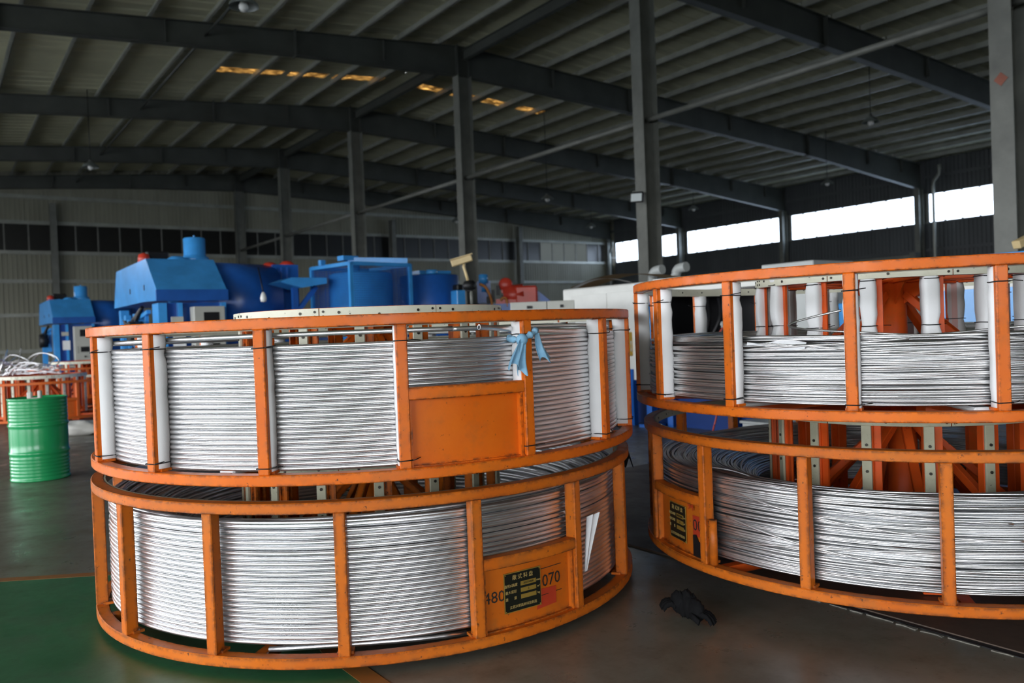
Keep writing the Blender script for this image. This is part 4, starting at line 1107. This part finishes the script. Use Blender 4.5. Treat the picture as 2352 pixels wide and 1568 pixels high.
# low grey cabinets with dark handles
for i, (u0, u1, hu) in enumerate(((1172, 1256, 1216), (1257, 1320, 1290))):
    p0 = at((u0 + u1) / 2, 700, 11.6); zt = at((u0 + u1) / 2, 693 - 3 * i, 11.6).z - FLOOR
    kb = thing('grey_cabinet', ['grey cabinet with a wide dark handle, under the red motor', 'grey cabinet with a small dark handle, next to the white enclosure'][i], 'cabinet', (p0.x, p0.y, FLOOR), 0)
    w = (u1 - u0) / FPX * 11.6
    P('cabinet_body', GREYC, kb, lambda m: m.box((0, .25, zt / 2), (w - .004, .5, zt), ch=.006))
    P('door_handle', BLACK, kb, lambda m: m.box(((hu - (u0 + u1) / 2) / FPX * 11.6, -.006, zt - .075), (.075 - .03 * i, .02, .04), ch=.004))
pn = at(1140, 712, 11.9)
kb = thing('grey_duct', 'low grey duct leading left from the grey cabinets', 'duct', (pn.x, pn.y, FLOOR), 0)
P('duct_body', GREY_P, kb, lambda m: (m.box((-.03, .2, 1.62), (.34, .3, .10)), m.box((.05, .2, .8), (.1, .2, 1.6))))

# long line along the right: white enclosure, open bay, grey cabinet, blue cabinets on a blue bed
LD = 8.45
def linebox(m, s0, s1, z0, z1, dep=1.2, off=0, ch=0): m.box((off + dep / 2, (s0 + s1) / 2, (z0 + z1) / 2 - FLOOR), (dep, s1 - s0, z1 - z0), ch=ch)
we = thing('white_enclosure', 'large white sheet metal enclosure with a round port, behind the reels', 'enclosure', bw(LD, 0, FLOOR), RZ)
P('enclosure_body', WHITE_P, we, lambda m: linebox(m, 8.55, 10.6, .74, 2.0, 1.3, ch=.02))
P('access_door', WHITE_P, we, lambda m: [m.box((-.006, y, 1.36 - FLOOR), (.012, w, 1.05), ch=.004) for y, w in ((9.95, .85), (9.16, .66))])
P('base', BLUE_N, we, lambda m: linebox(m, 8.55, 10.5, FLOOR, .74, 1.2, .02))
P('round_port', BLACK, we, lambda m: m.cyl((-.02, 8.78, 1.60 - FLOOR), (.01, 8.78, 1.60 - FLOOR), .12, n=20))
P('door_hinge', GREY_P, we, lambda m: [m.cyl((-.02, 10.4, z), (.0, 10.4, z), .015, n=8) for z in (1.45, 1.53)])
bx = thing('timber_board', 'bowed brown board lying on top of the white enclosure', 'board', bw(LD, 0, 2.0), RZ)
P('board', WOOD, bx, lambda m: m.grid(lambda u_, v_: Vector((.15 + .5 * v_, 8.4 + 2.2 * u_, .03 + .14 * sin(pi * u_) )), 14, 2), None)
P('board_cover', PAPER, bx, lambda m: m.grid(lambda u_, v_: Vector((.05 + .1 * v_, 9.1 + 1.3 * u_, .02 + .10 * sin(pi * u_))), 12, 2))
for i, (s_, lb_) in enumerate(((8.95, 'nearer'), (9.45, 'farther'))):
    q = thing('pipe_elbow', 'grey pipe elbow on top of the white enclosure, the %s one' % lb_, 'pipe', bw(LD + .9, s_, 2.012), RZ)
    P('elbow_body', GREY_P, q, lambda m: m.tube(smooth_pts([(0, 0, 0), (0, 0, .12), (.0, -.06, .20), (.0, -.22, .22)], 5), .075, 12))
bp = thing('blue_guard', 'narrow light blue guard panel leaning beside the round port', 'panel', bw(LD, 0, FLOOR), RZ)
P('guard_sheet', BLUE, bp, lambda m: m.extr([(8.42, 2.0), (8.60, 2.0), (8.56, 1.1), (8.2, .95)], (-.30, 0, 0), (0, 1, 0), (0, 0, 1), (.05, 0, 0)))
P('guard_foot', BLUE_D, bp, lambda m: (m.box((-.22, 8.42, .55), (.10, .10, 1.1)), m.box((-.22, 8.42, .02), (.26, .26, .04))))
yb = thing('yellow_switch', 'yellow switch box on the white plate between the two stacks', 'switch', bw(LD - .25, 8.82, FLOOR), RZ)
P('switch_body', plain('yellow_plastic', (.55, .33, .02), .4), yb, lambda m: m.box((-.0, 0, 1.16), (.10, .14, .34), ch=.01))
P('switch_hasp', WHITE_P, yb, lambda m: (m.box((.03, -.1, 1.0), (.03, .22, .7)), m.tube([(-.03, -.09, 1.2), (-.06, -.12, 1.18), (-.06, -.12, 1.08), (-.03, -.09, 1.06)], .008, 6)))
P('mounting_post', BLUE_D, yb, lambda m: m.box((.03, -.02, .4), (.08, .12, .8)))
ln = thing('extrusion_line', 'blue machine bed with black open bay and white fascia, behind the right reels', 'machine', bw(LD, 0, FLOOR), RZ)
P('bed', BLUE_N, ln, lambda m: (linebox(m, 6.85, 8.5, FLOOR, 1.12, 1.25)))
P('bed_rail', BLUE_D, ln, lambda m: (linebox(m, 6.9, 8.5, 1.12, 1.17, .2, -.02), [m.box((-.05, y, .35), (.08, .1, .7)) for y in (8.2, 7.1)]))
P('bay_dark_lining', BLACK, ln, lambda m: (linebox(m, 6.62, 8.5, 1.12, 1.78, .1, 1.1), linebox(m, 6.62, 8.54, 1.76, 1.82, 1.2), linebox(m, 8.51, 8.54, 1.12, 1.78, 1.2)))  # black panels put the dark of the open bay into the colour
P('fascia', WHITE_P, ln, lambda m: linebox(m, 6.62, 8.54, 1.80, 2.02, 1.25))
P('bay_post', STEEL_GREY, ln, lambda m: [m.box((.05, y, 1.5), (.07, .07, .7)) for y in (7.75, 6.70)])
P('hoses', BLACK, ln, lambda m: [m.tube(smooth_pts([(.3, 7.4 + .2 * k, 1.75), (.2, 7.3 + .2 * k, 1.5), (.1, 7.5 + .1 * k, 1.2)], 5), .03, 7) for k in range(3)])
gc = thing('flat_grey_cabinet', 'tall flat grey cabinet seen through the foam posts of the upper right reel', 'cabinet', bw(LD, 0, FLOOR), RZ)
P('cabinet_body', GREY_P, gc, lambda m: linebox(m, 5.85, 6.58, FLOOR, 2.06, .8, -.1, ch=.01)); P('door_panel', GREY_P, gc, lambda m: m.box((-.106, 6.2, 1.1), (.014, .62, 1.8), ch=.004))
P('handle', BLACK, gc, lambda m: m.box((-.12, 5.95, 1.15), (.03, .04, .2)))
bc = thing('tall_blue_cabinet', 'tall blue cabinet with white trim behind the right part of the upper right reel', 'cabinet', bw(LD, 0, FLOOR), RZ)
P('cabinet_body', BLUE, bc, lambda m: linebox(m, 2.2, 4.75, 1.0, 1.95, .9, ch=.01)); P('trim_band', WHITE_P, bc, lambda m: linebox(m, 2.2, 4.75, 1.62, 1.68, .9, -.012))
P('cabinet_base', BLUE_D, bc, lambda m: linebox(m, 2.2, 4.75, FLOOR, .92, .8)); P('shadow_gap', BLACK, bc, lambda m: linebox(m, 2.2, 4.75, .90, 1.02, .7, .06))
bc2 = thing('slim_blue_cabinet', 'slim blue cabinet between grey cabinet and tall blue cabinet', 'cabinet', bw(LD, 0, FLOOR), RZ)
P('cabinet_body', BLUE, bc2, lambda m: linebox(m, 4.95, 5.75, FLOOR, 1.55, .7, .2, ch=.01)); P('cabinet_door', BLUE_D, bc2, lambda m: m.box((.195, 5.35, .9), (.014, .66, 1.2), ch=.004))
st_ = thing('plastic_crate', 'pale grey plastic crate on the floor behind the lower right reel', 'crate', bw(LD - .9, 5.9, FLOOR), RZ)
P('crate_body', GREY_P, st_, lambda m: (m.box((0, 0, .16), (.35, .5, .30), ch=.02), m.box((0, 0, .31), (.38, .53, .03), ch=.006)))
# red hose hanging from a plug
rh = thing('red_hose', 'thin red hose hanging behind the upper right reel to the floor', 'hose', (0, 0, 0), 0)
def hp_(u, v, d=10.55): return at(u, v, d)
pts = smooth_pts([hp_(1660, 752), hp_(1652, 768), hp_(1648, 800), hp_(1654, 860), hp_(1652, 920), hp_(1645, 960), hp_(1640, 980), Vector((hp_(1632, 990).x, 10.45, FLOOR + .015)), Vector((hp_(1612, 990).x, 10.1, FLOOR + .015))], 8)
P('hose_run', HOSE_R, rh, lambda m: m.tube(pts, .012, 8))
P('plug', GREY_P, rh, lambda m: (m.cyl(hp_(1660, 752), hp_(1660, 738), .022, n=10), m.lathe([(0, -.03), (.03, -.01), (.02, .02), (0, .03)], 10, hp_(1659, 744))))
P('hanging_cord', BLACK, rh, lambda m: m.tube([hp_(1660, 740), hp_(1659, 700), hp_(1659, 668)], .008, 6))

# ------------------------------------------------------------------ lamps
def pend(label, u, v, depth, scale=1.0, shade=True):
    p = at(u, v, depth); D = p.dot(E2); zt = zroof(D) - .02
    L = thing('pendant_lamp', label, 'lamp', p, 0, 'hanging bulbs under the roof')
    P('bulb', BULB_M, L, lambda m: m.lathe([(0, -.11), (.05, -.10), (.085, -.05), (.085, 0), (.05, .07), (.035, .11), (0, .11)], 16))
    if shade: P('lamp_shade', SHADE_M, L, lambda m: (m.lathe([(.25, -.02), (.24, .02), (.10, .13), (.05, .16), (.045, .22)], 24, caps=False), m.lathe([(.255, -.02), (.245, .026), (.105, .137), (.055, .167), (.05, .22)], 24, caps=False)))
    P('lamp_socket', BLACK, L, lambda m: m.cyl((0, 0, .10), (0, 0, .24), .04, n=10))
    P('lamp_cord', BLACK, L, lambda m: m.cyl((0, 0, .22), (0, 0, max(.3, zt - p.z)), .012, n=6))
    L.scale = (scale,) * 3 if False else (1, 1, 1)
for a_ in (('hanging bulb with dark shade at the top, under the nearest left rafter', 560, 13, 14.5), ('hanging bulb over the left blue machine below the third rafter', 208, 383, 27),
           ('hanging bulb right of the middle column row, under the dark far roof', 1257, 457, 33), ('small hanging bulb left of the column behind the security camera', 1048, 508, 43),
           ('small far hanging bulb above the far corner window', 1358, 520, 47), ('hanging bulb near the far end of the right window strip', 1593, 480, 44),
           ('hanging bulb above the middle of the right window strip', 1900, 421, 36), ('hanging bulb with long cord in the right roof bay', 2000, 280, 26), ('hanging bulb at the right edge beyond the diamond column', 2341, 340, 30)):
    pend(*a_)
c5 = bw(DC, 14.2, 0)
fl = thing('floodlight', 'small square floodlight clamped to the grey column', 'lamp', tuple(at(1462, 452, 19.15)), RZ - radians(55))
P('lamp_body', BLACK, fl, lambda m: m.box((0, .04, 0), (.30, .10, .24), Matrix.Rotation(radians(-18), 3, 'X'), ch=.015))
P('lens', LENS, fl, lambda m: m.box((0, -.022, -.016), (.25, .02, .19), Matrix.Rotation(radians(-18), 3, 'X')))
cv = Matrix.Rotation(-(RZ - radians(55)), 3, 'Z') @ (Vector((c5.x, c5.y, fl.location.z)) - fl.location)
P('clamp', STEEL_GREY, fl, lambda m: (m.bar((.0, .08, .05), (cv.x * (1 - .33 / cv.length), cv.y * (1 - .33 / cv.length), .1), .05, .05), m.box((.0, .08, .12), (.2, .05, .05))))
dm = thing('diamond_tile', 'small red diamond tile stuck on the nearest grey column', 'tile', bw(DC - .245, 6.2, at(2279, 186, 13).z), RZ - pi / 2)
P('tile_face', plain('red_brown_tile', (.32, .10, .06), .6), dm, lambda m: m.box((0, 0, 0), (.15, .012, .15), Matrix.Rotation(pi / 4, 3, 'Y')))
P('tile_rim', STEEL_GREY, dm, lambda m: m.box((0, .006, 0), (.17, .008, .17), Matrix.Rotation(pi / 4, 3, 'Y')))
sc2 = thing('second_camera', 'blurred pale security camera tip at the right edge of the view', 'camera', at(2352, 556, 9.0), 0)
P('camera_housing', CREAM, sc2, lambda m: m.bar((-.09, 0, -.03), (.22, .1, .09), .10, .09, ch=.01)); P('camera_bracket', STEEL_GREY, sc2, lambda m: (m.tube([(.15, .1, .05), (.3, .2, -.1), (.35, .3, -.3)], .02, 8)))
li = thing('inspection_lamp', 'white inspection lamp hanging on the dark side of the blue machine', 'lamp', at(605, 682, 14.9), 0)
P('bulb', BULB_M, li, lambda m: m.lathe([(0, -.09), (.05, -.08), (.06, -.02), (.04, .05), (.02, .09), (0, .09)], 12)); P('cord', BLACK, li, lambda m: m.tube([(0, 0, .08), (-.06, .1, .3), (-.16, .3, .55)], .012, 6))
# fluorescent-like long beam under the right windows
cr_ = thing('crane_rail', 'pale horizontal beam on the dark wall under the right windows', 'beam', bw(DR - .9, 0, 0), RZ)
P('rail_beam', STEEL_GREY, cr_, lambda m: (m.box((0, 26.0, 4.1), (.3, 7.5, .40)), m.box((0, 22.2, 3.9), (.5, .3, 1.0)))); P('rail_bracket', STEEL_GREY, cr_, lambda m: [m.box((.35, y, 4.1), (.6, .15, .2)) for y in (23, 26, 29)])
